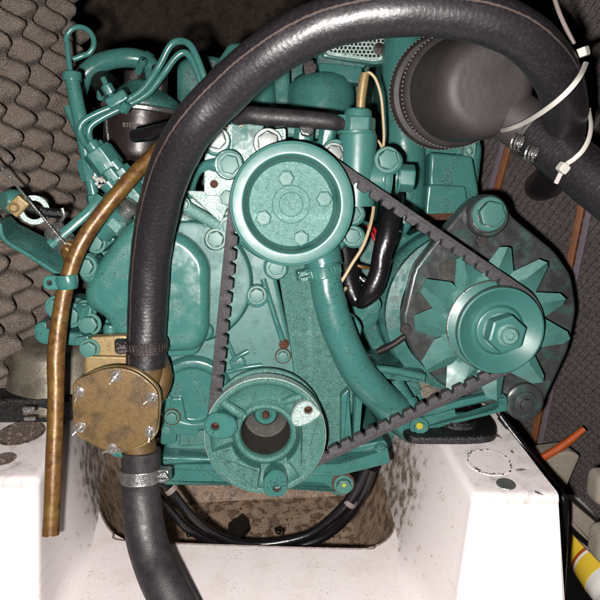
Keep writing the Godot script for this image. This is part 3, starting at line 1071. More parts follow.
	slab("housing_neck", [228, 190, 250, 172, 330, 172, 350, 190, 352, 240, 330, 262, 262, 262, 232, 240], -98, -58, 14, 5, M.paint, wp, 3)
	# scalloped casting left of the belt with its bolt
	bolt(216, 239, -50, 8.4, M.bolt_paint)
	disc("bolt_boss", 216, 239, -70, [12, 0, 11, 18, 9.5, 20, 0, 20], M.paint)
	slab("casting_step", [212, 250, 226, 250, 224, 300, 212, 330], -70, -54, 3, 4, M.paint, null, 3)


func engine_top() -> void:
	# still parts of the engine
	var head := slab("cylinder_head", [176, 62, 196, 52, 250, 62, 322, 40, 392, 52, 392, 205, 176, 240], -400, -250, 10, 8, M.paint_grime_shade, null, 3)  # shade of the depth put into the darker paint here too
	slab("rocker_cover", [229, 42, 250, 42, 256, 66, 290, 66, 292, 120, 200, 124, 200, 86], -360, -202, 6, 6, M.paint, head, 4)
	for q in [[208, 96, 126, 9], [226, 86, 126, 11], [243, 72, 126, 12], [263, 66, 128, 15]]:
		var b := MB.new()
		b.tube(us([q[0], q[1], -200, q[0] + 0.5, (q[1] + q[2]) / 2.0, -196, q[0] + 1.0, q[2], -196]), [q[3] * 0.86, q[3] * 1.0, q[3] * 1.05], 18, 5)
		part("cover_flute", b, M.paint, head)
	# round-shouldered water jacket
	var b := MB.new()
	b.lathe([42, -60, 42, 22, 40, 32, 34, 40, 26, 44, 0, 45], along(u(321, 112, -200), Vector3(0, 1, 0)), 48)
	part("water_jacket", b, M.paint, head)
	slab("jacket_flange", [318, 62, 362, 66, 364, 84, 320, 80], -200, -178, 4, 3, M.paint, head)
	slab("jacket_block", [317, 48, 366, 48, 366, 68, 317, 66], -200, -184, 4, 3, M.paint_grime_shade, head)
	slab("lifting_lug", [303, 62, 312, 58, 318, 66, 312, 80, 304, 74], -200, -174, 3, 2, M.steel_dark, head)
	slab("head_edge", [224, 118, 330, 124, 336, 140, 224, 134], -210, -86, 4, 4, M.paint, head)
	# air intake with its pierced plate
	var box := slab("intake_box", [322, 36, 392, 22, 393, 50, 386, 63, 376, 65, 322, 57], -190, -176, 6, 3, M.paint, head)
	b = MB.new()
	var outline := rp(pl([326, 38, 389, 25, 390, 50, 384, 60, 374, 62, 326, 55], -173), 6)
	b.prism(outline, -176, -174.8, 0.5, 1)
	part("intake_gauze_back", b, M.black, box)
	b = MB.new()
	var inner := PackedVector2Array(MB.inset(MB.ccw(outline), 3.0))
	var cellr := 2.9
	for iy in range(-14, 15):
		for ix in range(-20, 21):
			var c := Vector2(ix * cellr * 1.732 + (cellr * 0.866 if iy % 2 else 0.0), iy * cellr * 1.5) + Vector2(u(358, 48, -173).x, u(358, 48, -173).y)
			if not Geometry2D.is_point_in_polygon(c, inner):
				continue
			for k in 6:
				var d0 := Vector2.from_angle(TAU * k / 6 + PI / 6)
				var d1 := Vector2.from_angle(TAU * (k + 1) / 6 + PI / 6)
				var o0 := c + d0 * cellr; var o1 := c + d1 * cellr
				var i0 := c + d0 * cellr * 0.70; var i1 := c + d1 * cellr * 0.70
				b.quad(Vector3(o0.x, o0.y, -173), Vector3(o1.x, o1.y, -173), Vector3(i1.x, i1.y, -173), Vector3(i0.x, i0.y, -173))
				b.quad(Vector3(i0.x, i0.y, -173), Vector3(i1.x, i1.y, -173), Vector3(i1.x, i1.y, -174.7), Vector3(i0.x, i0.y, -174.7))
	part("intake_gauze", b, M.worn_glare, box, 10.0)
	b = MB.new()
	var ol := MB.ccw(outline)
	var il := MB.inset(ol, 4.0)
	for i in ol.size():
		var j := (i + 1) % ol.size()
		var zf := -171.0
		b.quad(Vector3(ol[i].x, ol[i].y, -176), Vector3(ol[j].x, ol[j].y, -176), Vector3(ol[j].x, ol[j].y, zf), Vector3(ol[i].x, ol[i].y, zf))
		b.quad(Vector3(ol[i].x, ol[i].y, zf), Vector3(ol[j].x, ol[j].y, zf), Vector3(il[j].x, il[j].y, zf), Vector3(il[i].x, il[i].y, zf))
		b.quad(Vector3(il[i].x, il[i].y, zf), Vector3(il[j].x, il[j].y, zf), Vector3(il[j].x, il[j].y, -175), Vector3(il[i].x, il[i].y, -175))
	part("intake_frame", b, M.worn_glare, box)
	disc("gauze_screw", 379, 49, -172, [7, 0, 7, 1.5, 3, 2.5, 0, 2.5], M.steel_dark, box)
	# thermostat housing: an upright barrel with a hexagon cap, a side neck and a plug
	var th := disc("thermostat_housing", 356, 206, -52, [20, 0, 20, 72, 18.5, 75, 0, 75], M.paint_clean, null, Vector3(0, 1, 0.02), 48)
	b = MB.new()
	b.prism(rp(circle(Vector2.ZERO, 19.5, 6), 2, 2), 0, 16, 2.5, 2, along(u(357, 133, -52), Vector3(0.02, 1, 0.04)))
	b.lathe([15, 15, 14, 22, 12, 24, 0, 24], along(u(357, 133, -52), Vector3(0.02, 1, 0.04)), 32)
	b.lathe([20.5, -1, 20.5, 1.5, 19, 2, 0, 2], along(u(356, 133, -52), Vector3(0, 1, 0.02)), 40)
	part("hexagon_cap", b, M.paint_clean, th)
	slab("cap_lug", [337, 114, 348, 114, 348, 126, 334, 127], -62, -42, 2, 2, M.paint, th)
	b = MB.new()
	b.lathe([21, -40, 21, 8, 20, 12, 19, 14, 0, 14], along(u(377, 179, -56), Vector3(1, -0.05, 0.03)), 40)
	part("side_neck", b, M.paint_clean, th)
	b = MB.new()
	b.lathe([22.5, -1.8, 23, -1, 23, 1, 22.5, 1.8], along(u(381, 179, -56), Vector3(1, -0.05, 0.03)), 40)
	part("neck_bead", b, M.paint, th)
	b = MB.new()
	b.prism(rp(circle(Vector2.ZERO, 15, 6), 1.5, 2), -3, 13, 2.5, 2, along(u(402, 178, -56), Vector3(1, -0.05, 0.1)))
	b.lathe([17, -5, 17, -3, 0, -3], along(u(402, 178, -56), Vector3(1, -0.05, 0.1)), 32)
	part("side_plug", b, M.paint_clean, th)
	disc("bolt_boss", 387, 163, -52, [13, -6, 13, 18, 11, 20, 0, 20], M.paint, th)
	bolt(387, 160, -32, 10.0, M.bolt_paint, th)
	bolt(333.5, 154.5, -42, 9.0, M.bolt_steel, th)
	disc("bolt_boss", 333.5, 154.5, -62, [16, 0, 15, 17, 13.5, 19, 0, 19], M.paint, th)
	slab("housing_body", [318, 150, 344, 146, 372, 180, 372, 206, 320, 206], -98, -58, 8, 4, M.paint, th)
	# small unions left of the barrel
	for q in [[304, 133, 26, 15], [327, 137, 20, 13]]:
		b = MB.new()
		b.prism(rp(circle(Vector2.ZERO, q[3] * 0.72, 6), 1, 1), -8, 8, 1.5, 2, along(u(q[0], q[1], -52), Vector3(0.1, 1, 0.15)))
		part("union_nut", b, M.paint)
	b = MB.new()
	b.prism(rp(circle(Vector2.ZERO, 8, 6), 1, 1), -6, 6, 1.5, 2, along(u(306, 131, -46), Vector3(0.1, 0.35, 1)))
	part("union_nut", b, M.steel)
	pipe("union_pipe", [286, 148, -60, 300, 142, -52, 316, 146, -56, 330, 138, -60], 5.0, M.paint)
	# flat plate carrying the wire eye, the flash glare on its green paint put into a pale colour
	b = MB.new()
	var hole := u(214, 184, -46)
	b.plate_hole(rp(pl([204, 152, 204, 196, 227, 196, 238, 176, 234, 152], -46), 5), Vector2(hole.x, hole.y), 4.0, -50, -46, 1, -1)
	var plate := part("bracket_plate", b, M.worn_glare)
	slab("plate_limb", [228, 196, 240, 178, 262, 154, 286, 140, 286, 128, 262, 130, 250, 150, 234, 158], -50, -45.6, 3, 1, M.worn_glare, plate)
	slab("plate_limb", [222, 154, 228, 124, 233, 124, 232, 156], -51, -45.2, 1.5, 1, M.worn_glare, plate)
	slab("stain_hole_back", [206, 176, 222, 176, 222, 192, 206, 192], -58, -54, 2, 0.5, M.rust, plate)
	slab("green_gusset", [230, 120, 266, 122, 260, 136, 250, 152, 240, 157, 230, 152], -70, -48.5, 3, 1.5, M.paint_grime_shade, plate)
	disc("bolt_boss", 217, 142, -50, [15, 0, 15, 8, 13, 10, 0, 10], M.paint, plate)
	bolt(217, 140, -42, 9.5, M.bolt_steel, plate)
	disc("banjo_eye", 229.5, 165, -46, [15, 0, 15.5, 3, 15.5, 9, 14, 11, 0, 11], M.paint, plate)
	bolt(230, 165, -36, 9.6, M.bolt_pale, plate)
	pipe("banjo_pipe", [222, 165, -42, 214, 165, -42, 206, 165.5, -43, 197, 172, -48, 192, 184, -58, 190, 196, -72], [7, 7, 5.2, 5, 5, 5], M.paint, plate)
	bolt(268, 143, -44, 11.0, M.bolt_steel, plate)
	# wedge bracket and machined pump casting under it
	var wedge := slab("wedge_bracket", [184, 190, 236, 193, 228, 206, 221, 223], -60, -48, 2.5, 1.5, M.worn_glare)
	b = MB.new()
	b.tube(us([180, 203, -56, 200, 215, -54, 222, 228, -54]), 6.5, 14, 4)
	part("casting_bar", b, M.hub, wedge)
	b = MB.new()
	b.tube(us([176, 216, -66, 192, 226, -62, 210, 236, -60]), 7.5, 14, 4)
	part("casting_bar", b, M.worn_glare, wedge)
	slab("casting_web", [172, 196, 186, 192, 224, 224, 226, 236, 200, 238, 172, 224], -98, -68, 4, 3, M.worn_glare, wedge)
	bolt(184, 204, -50, 5.0, M.bolt_paint, wedge)
	for q in [[191, 212], [204, 221]]:
		slab("casting_fin", [q[0] - 4, q[1] - 3, q[0] + 3, q[1] - 6, q[0] + 6, q[1] + 4, q[0], q[1] + 8], -80, -52, 2, 1.5, M.paint, wedge)
	# exhaust manifold and heat exchanger casting on the right
	var man := slab("manifold", [386, 40, 432, 36, 470, 100, 484, 148, 478, 200, 470, 214, 420, 216, 404, 240, 386, 232], -330, -158, 10, 8, M.paint, null, 4)
	b = MB.new()
	b.tube(us([404, 34, -168, 402, 90, -162, 404, 150, -160, 404, 222, -162]), [24, 26, 26, 24], 26, 5)
	part("manifold_column", b, M.paint, man)
	slab("manifold_box", [431, 152, 473, 156, 479, 190, 481, 214, 426, 216, 429, 185], -170, -134, 4, 4, M.paint, man, 3)
	slab("manifold_step", [428, 184, 466, 186, 470, 217, 425, 219], -170, -126, 4, 3, M.paint, man, 3)
	slab("rusty_edge", [425, 214, 456, 213, 452, 220, 426, 220.5], -160, -125, 1.5, 1, M.rust, man)
	b = MB.new()
	var eye := u(470, 151, -142)
	b.plate_hole(rp(pl([463, 158, 466, 144, 472, 139, 477, 142, 476, 156, 470, 163, 464, 163], -142), 4), Vector2(eye.x, eye.y), 4.5, -158, -142, 1.5, 10)
	part("eyelet", b, M.hub, man)
	bolt(400, 172, -134, 8, M.bolt_paint, man)


func engine_left() -> void:
	# governor lever arm, a pressed channel
	var b := MB.new()
	thing("control_bracket", "bent green channel bracket pointing at the left foam behind the brown pipe", "bracket", u(70, 275, -28))
	b.hexa([u(6, 240, -24), u(64, 276, -18), u(74, 252, -62), u(18, 224, -72), u(4, 240, -32), u(64, 276, -26), u(74, 252, -70), u(17, 223, -80)])
	part("arm", b, M.paint_grime_shade)
	b = MB.new()
	b.hexa([u(0.5, 221, -30), u(6, 240, -23), u(18, 224, -70), u(12, 217, -72), u(-1, 219, -37), u(4, 240, -31), u(17, 222, -78), u(10, 215, -80)])
	part("bent_end", b, M.paint)
	b = MB.new()
	b.tube(us([0, 224, -26, 5, 240, -24, 30, 256, -21, 66, 279, -18]), 2.4, 10, 5)
	part("flange_edge", b, M.paint)
	# stop lever stack under the thin wire
	thing("stop_lever", "thin green lever on a stack of washers with copper stub beside the brown pipe", "lever", u(62, 250, -40))
	b = MB.new()
	b.tube(us([50, 245, -36, 70, 228, -40, 90, 210, -46, 100, 196, -52]), 5.0, 10, 4, 0.0, true, 0.0, 0.45)
	part("lever", b, M.paint)
	b = MB.new()
	b.lathe([12, -14, 12, -9, 8, -8, 8, -3, 13, -2, 13, 2, 9, 3, 9, 8, 11, 9, 11, 13, 6, 14, 0, 14], along(u(62, 240, -46), Vector3(0.65, -0.65, 0.5)), 28)
	part("washer_stack", b, M.steel)
	b = MB.new()
	b.lathe([8.5, 0, 8.5, 20, 7, 22, 0, 22], along(u(68, 245, -40), Vector3(0.3, -0.8, 0.4)), 24)
	part("copper_stub", b, M.copper)
	b = MB.new()
	b.tube(us([66, 243, -26, 71, 245, -26, 72, 249, -26, 69, 251, -26, 66, 248, -26]), 1.3, 8, 5)
	part("wire_eye", b, M.brass_light)
	# thin steel wire from upper left
	b = MB.new()
	b.tube(us([-6, 158, -40, 20, 190, -34, 45, 220, -30, 66, 245, -26]), 1.35, 8, 4)
	solo("control_wire", "thin straight steel wire crossing the left foam down to the lever", "wire", b, M.steel, u(66, 245, -26))
	# copper nut with a big washer at far left
	thing("cable_clevis", "copper square nut with pale washer and green cap on the left foam", "cable end", u(20, 215, -50))
	b = MB.new()
	b.lathe([13, -16, 13, -3, 11, 0, 9, 3, 0, 3], along(u(6, 201, -52), Vector3(-0.5, 0.1, 0.6)), 28)
	part("green_cap", b, M.paint)
	b = MB.new()
	b.prism(rp(rect(20, 15), 2), -10, 4, 2, 2, along(u(18, 206, -48), Vector3(0.1, -0.1, 1)))
	b.lathe([5, 4, 5, 7, 3, 9, 0, 9], along(u(16, 207, -48), Vector3(0.1, -0.1, 1)), 20)
	part("square_nut", b, M.brass_light)
	b = MB.new()
	b.lathe([10, -2, 15, -2, 15.5, 0, 15, 1.5, 10, 1.5, 9.5, 0, 10, -2], along(u(34, 210, -56), Vector3(0.4, 0, 0.9)), 32)
	part("washer", b, M.worn_glare)
	b = MB.new()
	b.tube(us([26, 207, -54, 45, 212, -58, 62, 214, -62]), 5.0, 12, 4)
	part("rod", b, M.black)
	b = MB.new()
	b.tube(us([62, 208, -50, 64, 216, -52, 60, 222, -54]), 2.0, 8, 4)
	part("spring_clip", b, M.steel)
	# hardware low on the left, above the brass pump
	thing("injection_pump_mount", "green mounting foot with hexagon nuts left of the brass pump", "mount", u(60, 350, -30))
	slab("foot", [32, 326, 42, 320, 62, 332, 84, 334, 86, 347, 40, 345, 33, 338], -70, -26, 6, 4, M.paint)
	slab("foot_back", [50, 296, 82, 298, 96, 322, 100, 346, 60, 346, 50, 322], -90, -60, 6, 3, M.paint_grime_shade)
	for q in [[71, 315, 10, -40], [90, 324, 9, -38], [86, 310, 8, -44], [57, 307, 9, -42]]:
		bolt(q[0], q[1], q[3], q[2], M.bolt_paint)
	b = MB.new()
	b.prism(rp(circle(Vector2.ZERO, 11, 6), 1, 2), -8, 10, 2, 2, along(u(84, 311, -44), Vector3(0.7, -0.2, 0.6)))
	part("union_nut", b, M.paint)
	slab("dark_block", [46, 320, 52, 320, 52, 329, 46, 329], -40, -22, 1, 1, M.steel_dark)
	slab("foot_step", [74, 338, 88, 336, 90, 346, 74, 346], -50, -20, 2, 2, M.paint)
	# injection pump bodies between the brown pipe and the big hose
	thing("injection_pump", "green injection pump bodies with ribbed sleeve between pipe and big hose", "pump", u(112, 250, -70))
	slab("pump_body", [98, 200, 128, 166, 160, 150, 190, 190, 160, 230, 110, 262, 88, 250], -150, -84, 8, 4, M.paint_grime_shade)
	for q in [[126, 178, 24, 12, -70], [119, 195, 20, 15, -66], [132, 192, 22, 10, -62]]:
		b = MB.new()
		b.prism(rp(circle(Vector2.ZERO, q[3], 6), 1, 2), -q[2] / 2.0, q[2] / 2.0, 2, 2, along(u(q[0], q[1], q[4]), Vector3(-0.6, 0.75, 0.2)))
		b.lathe([q[3] * 0.66, -q[2], q[3] * 0.66, q[2] * 0.9, 0, q[2] * 0.9], along(u(q[0], q[1], q[4]), Vector3(-0.6, 0.75, 0.2)), 24)
		part("delivery_union", b, M.paint)
	b = MB.new()
	var pr := []
	for k in 9:
		pr.append_array([11.5, -18 + k * 4.0, 13, -17 + k * 4.0, 13, -15.5 + k * 4.0, 11.5, -14.5 + k * 4.0])
	pr.append_array([0, 18])
	b.lathe(pr, along(u(112, 222, -50), Vector3(0.72, 0.62, 0.2)), 28)
	part("ribbed_sleeve", b, M.paint)
	b = MB.new()
	b.lathe([8, -16, 8, 10, 10, 11, 10, 16, 7, 18, 0, 18], along(u(123, 216, -44), Vector3(0.65, 0.7, 0.25)), 24)
	part("steel_stem", b, M.steel)
	b = MB.new()
	b.prism(rp(circle(Vector2.ZERO, 9, 6), 1, 2), -6, 7, 2, 2, along(u(117, 226, -42), Vector3(0.75, -0.6, 0.2)))
	part("union_nut", b, M.hub)
	bolt(96, 243, -52, 8.0, M.bolt_paint)
	slab("pump_lug", [92, 232, 106, 228, 116, 240, 100, 254, 90, 248], -80, -58, 4, 3, M.paint)


const BELT_Z := -22.0
var c_pump := flat_spot(292, 204.5, 3)
var c_crank := flat_spot(265.5, 437, 1)
var c_alt := flat_spot(501, 331, -4)


func flat_spot(x: float, y: float, z: float) -> Vector2:
	var q := u(x, y, z)
	return Vector2(q.x, q.y)


func pulleys() -> void:
	# water pump pulley
	var o := at(Vector3(c_pump.x, c_pump.y, 0))
	thing("water_pump_pulley", "large dished green pulley with four bolts at the top of the belt", "pulley", Vector3(c_pump.x, c_pump.y - 60, -30))
	var b := MB.new()
	b.lathe([30, -38, 60, -36, 61.5, -33, 60, -31, 51, -27, 51, -18, 59.5, -13, 60.5, -11, 60.5, 0, 59.8, 2.2, 58.4, 2.6, 57.4, 1.8, 50, 2.6, 48, 2.0, 46.6, 0, 45.8, -4, 45.2, -14, 44, -17, 43, -18, 42.5, -21, 41, -22, 0, -22], o, 96)
	part("rim", b, M.paint_clean)
	b = MB.new()
	b.lathe([42.0, -22.5, 42.0, -20.6, 41.2, -20, 19.5, -20, 18.8, -20.7, 18.2, -19.8, 12.6, -19.8, 12.0, -20.5, 11.4, -19.6, 0, -19.6], o, 72)
	part("hub_plate", b, M.hub)
	for q in [[286, 178.5], [324, 199], [263.5, 218], [301, 238]]:
		bolt(q[0], q[1], -20.4, 8.0, M.bolt_pale, null, "bolt", Vector3(0, 0, 1), hex_mesh)
	# crankshaft pulley
	o = at(Vector3(c_crank.x, c_crank.y, 0))
	thing("crankshaft_pulley", "cast green pulley with three lugs and a deep bore at the bottom", "pulley", Vector3(c_crank.x, c_crank.y - 63, -30))
	b = MB.new()
	b.lathe([40, -44, 62, -42, 63, -39, 62, -36, 52, -31, 52, -19, 61, -14, 62.8, -12, 62.8, 0, 61.6, 1.6, 59.5, 2.0, 57, 0.5, 56, -4, 52, -9, 42, -13, 36, -13, 34, -10.5, 32, -7, 29.5, -6, 27.5, -7, 26.3, -9, 25.8, -14], o, 96)
	var disc_ := part("pulley_disc", b, M.cast)
	b = MB.new()
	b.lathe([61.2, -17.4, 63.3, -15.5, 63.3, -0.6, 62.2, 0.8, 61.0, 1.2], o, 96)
	part("worn_rim", b, M.worn_glare, disc_)
	b = MB.new()
	b.lathe([25.8, -14, 25.2, -40, 24.6, -59, 22, -60.5, 0, -60.5], o, 48)
	part("bore", b, M.bore)
	b = MB.new()
	b.lathe([14, -61, 13.5, -52, 11, -49, 7, -49, 6, -51, 4.5, -51, 0, -51], at(Vector3(c_crank.x, c_crank.y + 6, 0)), 32)
	part("shaft_bolt", b, M.paint)
	b = MB.new()
	b.lathe([4.4, -52, 4.2, -46, 3, -44, 0, -44], at(Vector3(c_crank.x, c_crank.y + 6, 0)), 20)
	part("shaft_centre", b, M.rust)
	var lugs := [
		[[204, 421, 212, 413.5, 225, 414, 236, 420, 238, 431, 230, 439, 214, 440, 204.5, 433], [215, 427], M.paint, "lug"],
		[[291, 416, 296, 405, 309, 400, 320, 411, 322, 415, 308, 425, 296, 428, 291, 423], [308.5, 410.5], M.worn_glare, "lug"],
		[[263, 480, 271, 471, 282, 471, 287.5, 478, 287.5, 492, 283, 497, 268, 498, 263, 491], [277, 489], M.paint, "lug"]]
	for q in lugs:
		b = MB.new()
		var poly := rp(pl(q[0], 8), 5)
		var h := u(q[1][0], q[1][1], 8)
		b.plate_hole(poly, Vector2(h.x, h.y), 4.3, -14, 8, 1.6, 13)
		var l := part(q[3], b, q[2], disc_)
		b = MB.new()
		b.lathe([4.25, -6, 4.0, 4.5, 3.3, 4.4, 3.2, -4, 0, -4.5], at(Vector3(h.x, h.y, 0)), 20)
		part("threaded_hole", b, M.rust, disc_)
		if q[2] == M.worn_glare:
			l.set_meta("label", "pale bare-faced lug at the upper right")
	# raised sectors of the face
	for q in [[196.0, 262.0, 1.6], [-52.0, 22.0, 0.8]]:
		var sp := []
		for i in 15:
			sp.append(c_crank + Vector2.from_angle(deg_to_rad(lerp(q[0], q[1], i / 14.0))) * 60.0)
		for i in 15:
			sp.append(c_crank + Vector2.from_angle(deg_to_rad(lerp(q[1], q[0], i / 14.0))) * 35.5)
		b = MB.new()
		b.prism(rp(sp, 3.0, 3), -14, q[2], 3.0, 3)
		part("raised_sector", b, M.cast, disc_)
	# webs between the lugs and the hub
	for q in [[222, 402, 244, 416, 5], [284, 402, 300, 396, 4]]:
		b = MB.new()
		b.tube(us([q[0], q[1], -7, (q[0] + q[2]) / 2.0, (q[1] + q[3]) / 2.0, -3, q[2], q[3], -5]), q[4], 12, 4)
		part("web", b, M.cast, disc_)
	var k := 0
	for ch in ["D", "4", "2", "0", "1"]:
		var a := deg_to_rad(205.0 + k * 9.2)
		var rr := 50.0
		letters("cast_mark", ch, Vector3(c_crank.x + cos(a) * rr, c_crank.y + sin(a) * rr, 1.8), 8.0, 2.4, a + PI / 2, M.cast, disc_)
		k += 1
	letters("cast_mark", "A", Vector3(c_crank.x - 28, c_crank.y - 26, 1.8), 6.0, 2.4, -0.7, M.cast, disc_)


func belt() -> void:
	# a cogged V-belt round three pulleys, laid clockwise
	var cs := [[c_pump, 56.5], [c_alt, 46.0], [c_crank, 57.0]]
	var path := []
	var tans := []
	for i in 3:
		var c1: Vector2 = cs[i][0]
		var c2: Vector2 = cs[(i + 1) % 3][0]
		var d := c2 - c1
		var e := d.normalized()
		var p := Vector2(-e.y, e.x)
		var a: float = (cs[i][1] - cs[(i + 1) % 3][1]) / d.length()
		var n := e * a + p * sqrt(1.0 - a * a)
		tans.append([c1 + n * cs[i][1], c2 + n * cs[(i + 1) % 3][1], n])
	for i in 3:
		var t: Array = tans[i]
		var steps := int((t[1] - t[0]).length() / 1.0)
		for k in steps:
			path.append([t[0].lerp(t[1], float(k) / steps), t[2]])
		var nx: Array = tans[(i + 1) % 3]
		var a0: float = t[2].angle()
		var a1: float = nx[2].angle()
		while a1 > a0:
			a1 -= TAU
		var c: Vector2 = cs[(i + 1) % 3][0]
		var r: float = cs[(i + 1) % 3][1]
		var arc := int((a0 - a1) * r / 1.0)
		for k in arc:
			var a: float = lerp(a0, a1, float(k) / arc)
			path.append([c + Vector2.from_angle(a) * r, Vector2.from_angle(a)])
	var total := 0.0
	for i in path.size():
		total += (path[(i + 1) % path.size()][0] - path[i][0]).length()
	var pitch := total / roundf(total / 15.0)
	var rows := []
	var s := 0.0
	for i in path.size() + 1:
		var q: Array = path[i % path.size()]
		if i > 0:
			s += (q[0] - path[i - 1][0]).length()
		var f := fposmod(s, pitch) / pitch
		var tooth := smoothstep(0.0, 0.13, f) * (1.0 - smoothstep(0.74, 0.92, f))
		var lo: float = lerp(-1.8, -6.6, tooth)
		var row := []
		for w in [[5.2, -6.0], [5.6, -5.2], [5.6, 5.2], [5.2, 6.0], [1.2, 6.2], [0.6, 6.0], [lo + 0.8, 4.6], [lo, 4.0], [lo, -4.0], [lo + 0.8, -4.6], [0.6, -6.0], [1.2, -6.2]]:
			var xy: Vector2 = q[0] + q[1] * w[0]
			row.append(Vector3(xy.x, xy.y, BELT_Z + w[1]))
		rows.append(row)
	var b := MB.new()
	for i in rows.size() - 1:
		for k in 12:
			var j := (k + 1) % 12
			b.quad(rows[i][j], rows[i][k], rows[i + 1][k], rows[i + 1][j])
	solo("drive_belt", "grey cogged rubber drive belt running round the three green pulleys", "belt", b, M.belt, Vector3(c_crank.x, c_crank.y - 60, BELT_Z), "", 30.0)


func alternator() -> void:
	var o := at(Vector3(c_alt.x, c_alt.y, 0))
	thing("alternator", "green alternator with star-shaped cooling fan and belt pulley on the right", "alternator", u(500, 415, -60))
	# front bracket
	var bracket := slab("end_bracket", [468, 203, 480, 196, 496, 197, 507, 206, 512, 216, 556, 252, 572, 276, 577, 310, 569, 350, 553, 384, 544, 404, 534, 417, 515, 419, 500, 410, 462, 396, 440, 384, 417, 360, 404, 334, 402, 318, 414, 268, 436, 240], -86, -66, 9, 4, M.paint_grimy, null, 3)
	var b := MB.new()
	b.lathe([96, -230, 99, -210, 99, -165, 94, -161, 94, -146, 99, -142, 99, -122, 96, -117, 91, -113, 91, -102, 95, -98, 96, -84, 80, -82], at(Vector3(c_alt.x - 9, c_alt.y + 4, 0)), 72)
	part("body", b, M.paint_grime_shade)
	# bosses and bolts of the bracket
	var bb := disc("bolt_boss", 486, 216, -66, [24, -8, 23.5, 6, 21, 9, 18, 9, 17.5, 6, 0, 6], M.paint_grimy, bracket)
	disc("washer", 487, 215.5, -60, [18, 0, 18, 2.5, 16, 3.5, 14.5, 3.5, 14.5, 5.5, 0, 5.5], M.steel, bracket)
	bolt(489, 214, -56, 13.5, M.bolt_paint, bracket)
	disc("lower_boss", 523, 401, -64, [23, -10, 22, 5, 19, 7, 14, 7, 13, 9, 10, 10, 0, 10], M.paint_grimy, bracket)
	bolt(525.5, 404, -53, 7.0, M.paint_grimy, bracket)
	disc("rivet", 482, 240.5, -62, [7, 0, 6.6, 1.6, 0, 2], M.steel_dark, bracket)
	disc("rivet", 405.5, 329, -62, [6.5, 0, 6, 1.6, 0, 2], M.steel_dark, bracket)
	disc("rivet", 492, 392, -62, [6.5, 0, 6, 1.6, 0, 2], M.steel_dark, bracket)
	# slabs between the fan blades, rusty, the shade of holes painted in
	for q in [[438, 262, 462, 258, 458, 280, 440, 284], [420, 294, 444, 300, 444, 318, 424, 312], [462, 362, 482, 368, 474, 384, 462, 376]]:
		slab("vent_shade_patch", q, -70, -65.4, 3, 0.5, M.bore, bracket)
	# fan: a sheet disc with bent triangular blades
	b = MB.new()
	b.lathe([30, -46, 51, -45, 53, -43, 53, -41.5, 30, -40], o, 64)
	var fan := part("fan", b, M.fan)
	b = MB.new()
	var ra := 43.0
	var rt := 85.0
	# each blade: a flat half and a half folded forward along a ridge that runs to the tip
	var A := Vector3(ra * cos(-0.34), ra * sin(-0.34), -42.5)
	var B := Vector3(ra * cos(0.34), ra * sin(0.34), -42.5)
	var N1 := Vector3(61 * cos(-0.29), 61 * sin(-0.29), -43)
	var N2 := Vector3(60 * cos(0.29), 60 * sin(0.29), -42.5)
	var R0 := Vector3(ra * 0.96, 3, -41)
	var R1 := Vector3(62, 4.0, -33)
	var T0 := Vector3(rt - 0.5, -7.0, -37)
	var T1 := Vector3(rt + 0.8, 1.0, -27)
	var T2 := Vector3(rt - 1.0, 7.5, -33)
	var th := Vector3(0, 0, -2.0)
	var faces := [[A, N1, R0], [N1, R1, R0], [N1, T0, R1], [T0, T1, R1], [R0, R1, B], [R1, N2, B], [R1, T2, N2], [R1, T1, T2]]
	for f in faces:
		b.tri(f[0], f[1], f[2])
		b.tri(f[0] + th, f[2] + th, f[1] + th)
	var rimp := [A, N1, T0, T1, T2, N2, B]
	for i in rimp.size() - 1:
		b.quad(rimp[i] + th, rimp[i + 1] + th, rimp[i + 1], rimp[i])
	var blade := b.commit(Vector3.ZERO, 30.0)
	var angs := [82, 51, 20, -10, -47, -84, -116, -146, 178, 150, 115]
	for i in angs.size():
		var m := MeshInstance3D.new()
		m.name = "fan_blade"
		m.mesh = blade
		m.material_override = M.fan
		var sc := 1.0 + 0.03 * sin(i * 2.3)
		m.transform = Transform3D(Basis(Vector3(0, 0, 1), deg_to_rad(angs[i])) * Basis.from_scale(Vector3(sc, sc, 1)), (Vector3(c_alt.x, c_alt.y, 0) - cur_base) * 0.001)
		fan.add_child(m, true)
	# pulley
	b = MB.new()
	b.lathe([28, -50, 30, -44, 30, -36, 48, -33, 49, -31, 48, -29, 39, -26, 39, -17, 44.5, -12, 46, -10, 46, -5, 45.2, -3.4, 43.5, -3, 42.2, -4, 40, -5.5, 30.5, -12, 27.5, -12.5, 25.5, -11, 24.2, -7, 22, -6, 0, -6], o, 88)
	var pul := part("pulley", b, M.paint_clean)
	b = MB.new()
	b.lathe([46.2, -9.4, 46.5, -8.8, 46.5, -6, 46.2, -5.2], o, 88)
	b.lathe([48.6, -32.2, 49.4, -31, 48.6, -29.6, 43, -27.4], o, 88)
	part("worn_edge", b, M.steel, pul)
	b = MB.new()
	b.lathe([19.5, -6, 19.5, -3.5, 18.5, -2.6, 16, -2.6, 16, -1.2, 15, -0.6, 0, -0.6], o, 48)
	part("spring_washer", b, M.hub, pul)
	b = MB.new()
	b.prism(rp(circle(Vector2.ZERO, 20.5, 6), 1.5, 2), -1, 14, 2.6, 2, o * Transform3D(Basis(Vector3(0, 0, 1), 0.32), Vector3.ZERO))
	part("pulley_nut", b, M.paint_clean, pul)
	b = MB.new()
	b.lathe([11.5, 12, 11.5, 15, 10, 16.5, 9, 17, 8.6, 20, 7.4, 21.5, 4, 21.5, 3.5, 18.5, 0, 18.5], o, 32)
	part("shaft_end", b, M.hub, pul)
	# slotted adjusting arm below
	thing("adjusting_arm", "green slotted adjusting arm under the alternator with a yellow-topped bolt", "bracket", u(420, 430, -72))
	b = MB.new()
	var upper := rp(pl([414, 419, 420, 414, 462, 400, 500, 392, 508, 397, 500, 399, 463, 407, 440, 414], -44), 3)
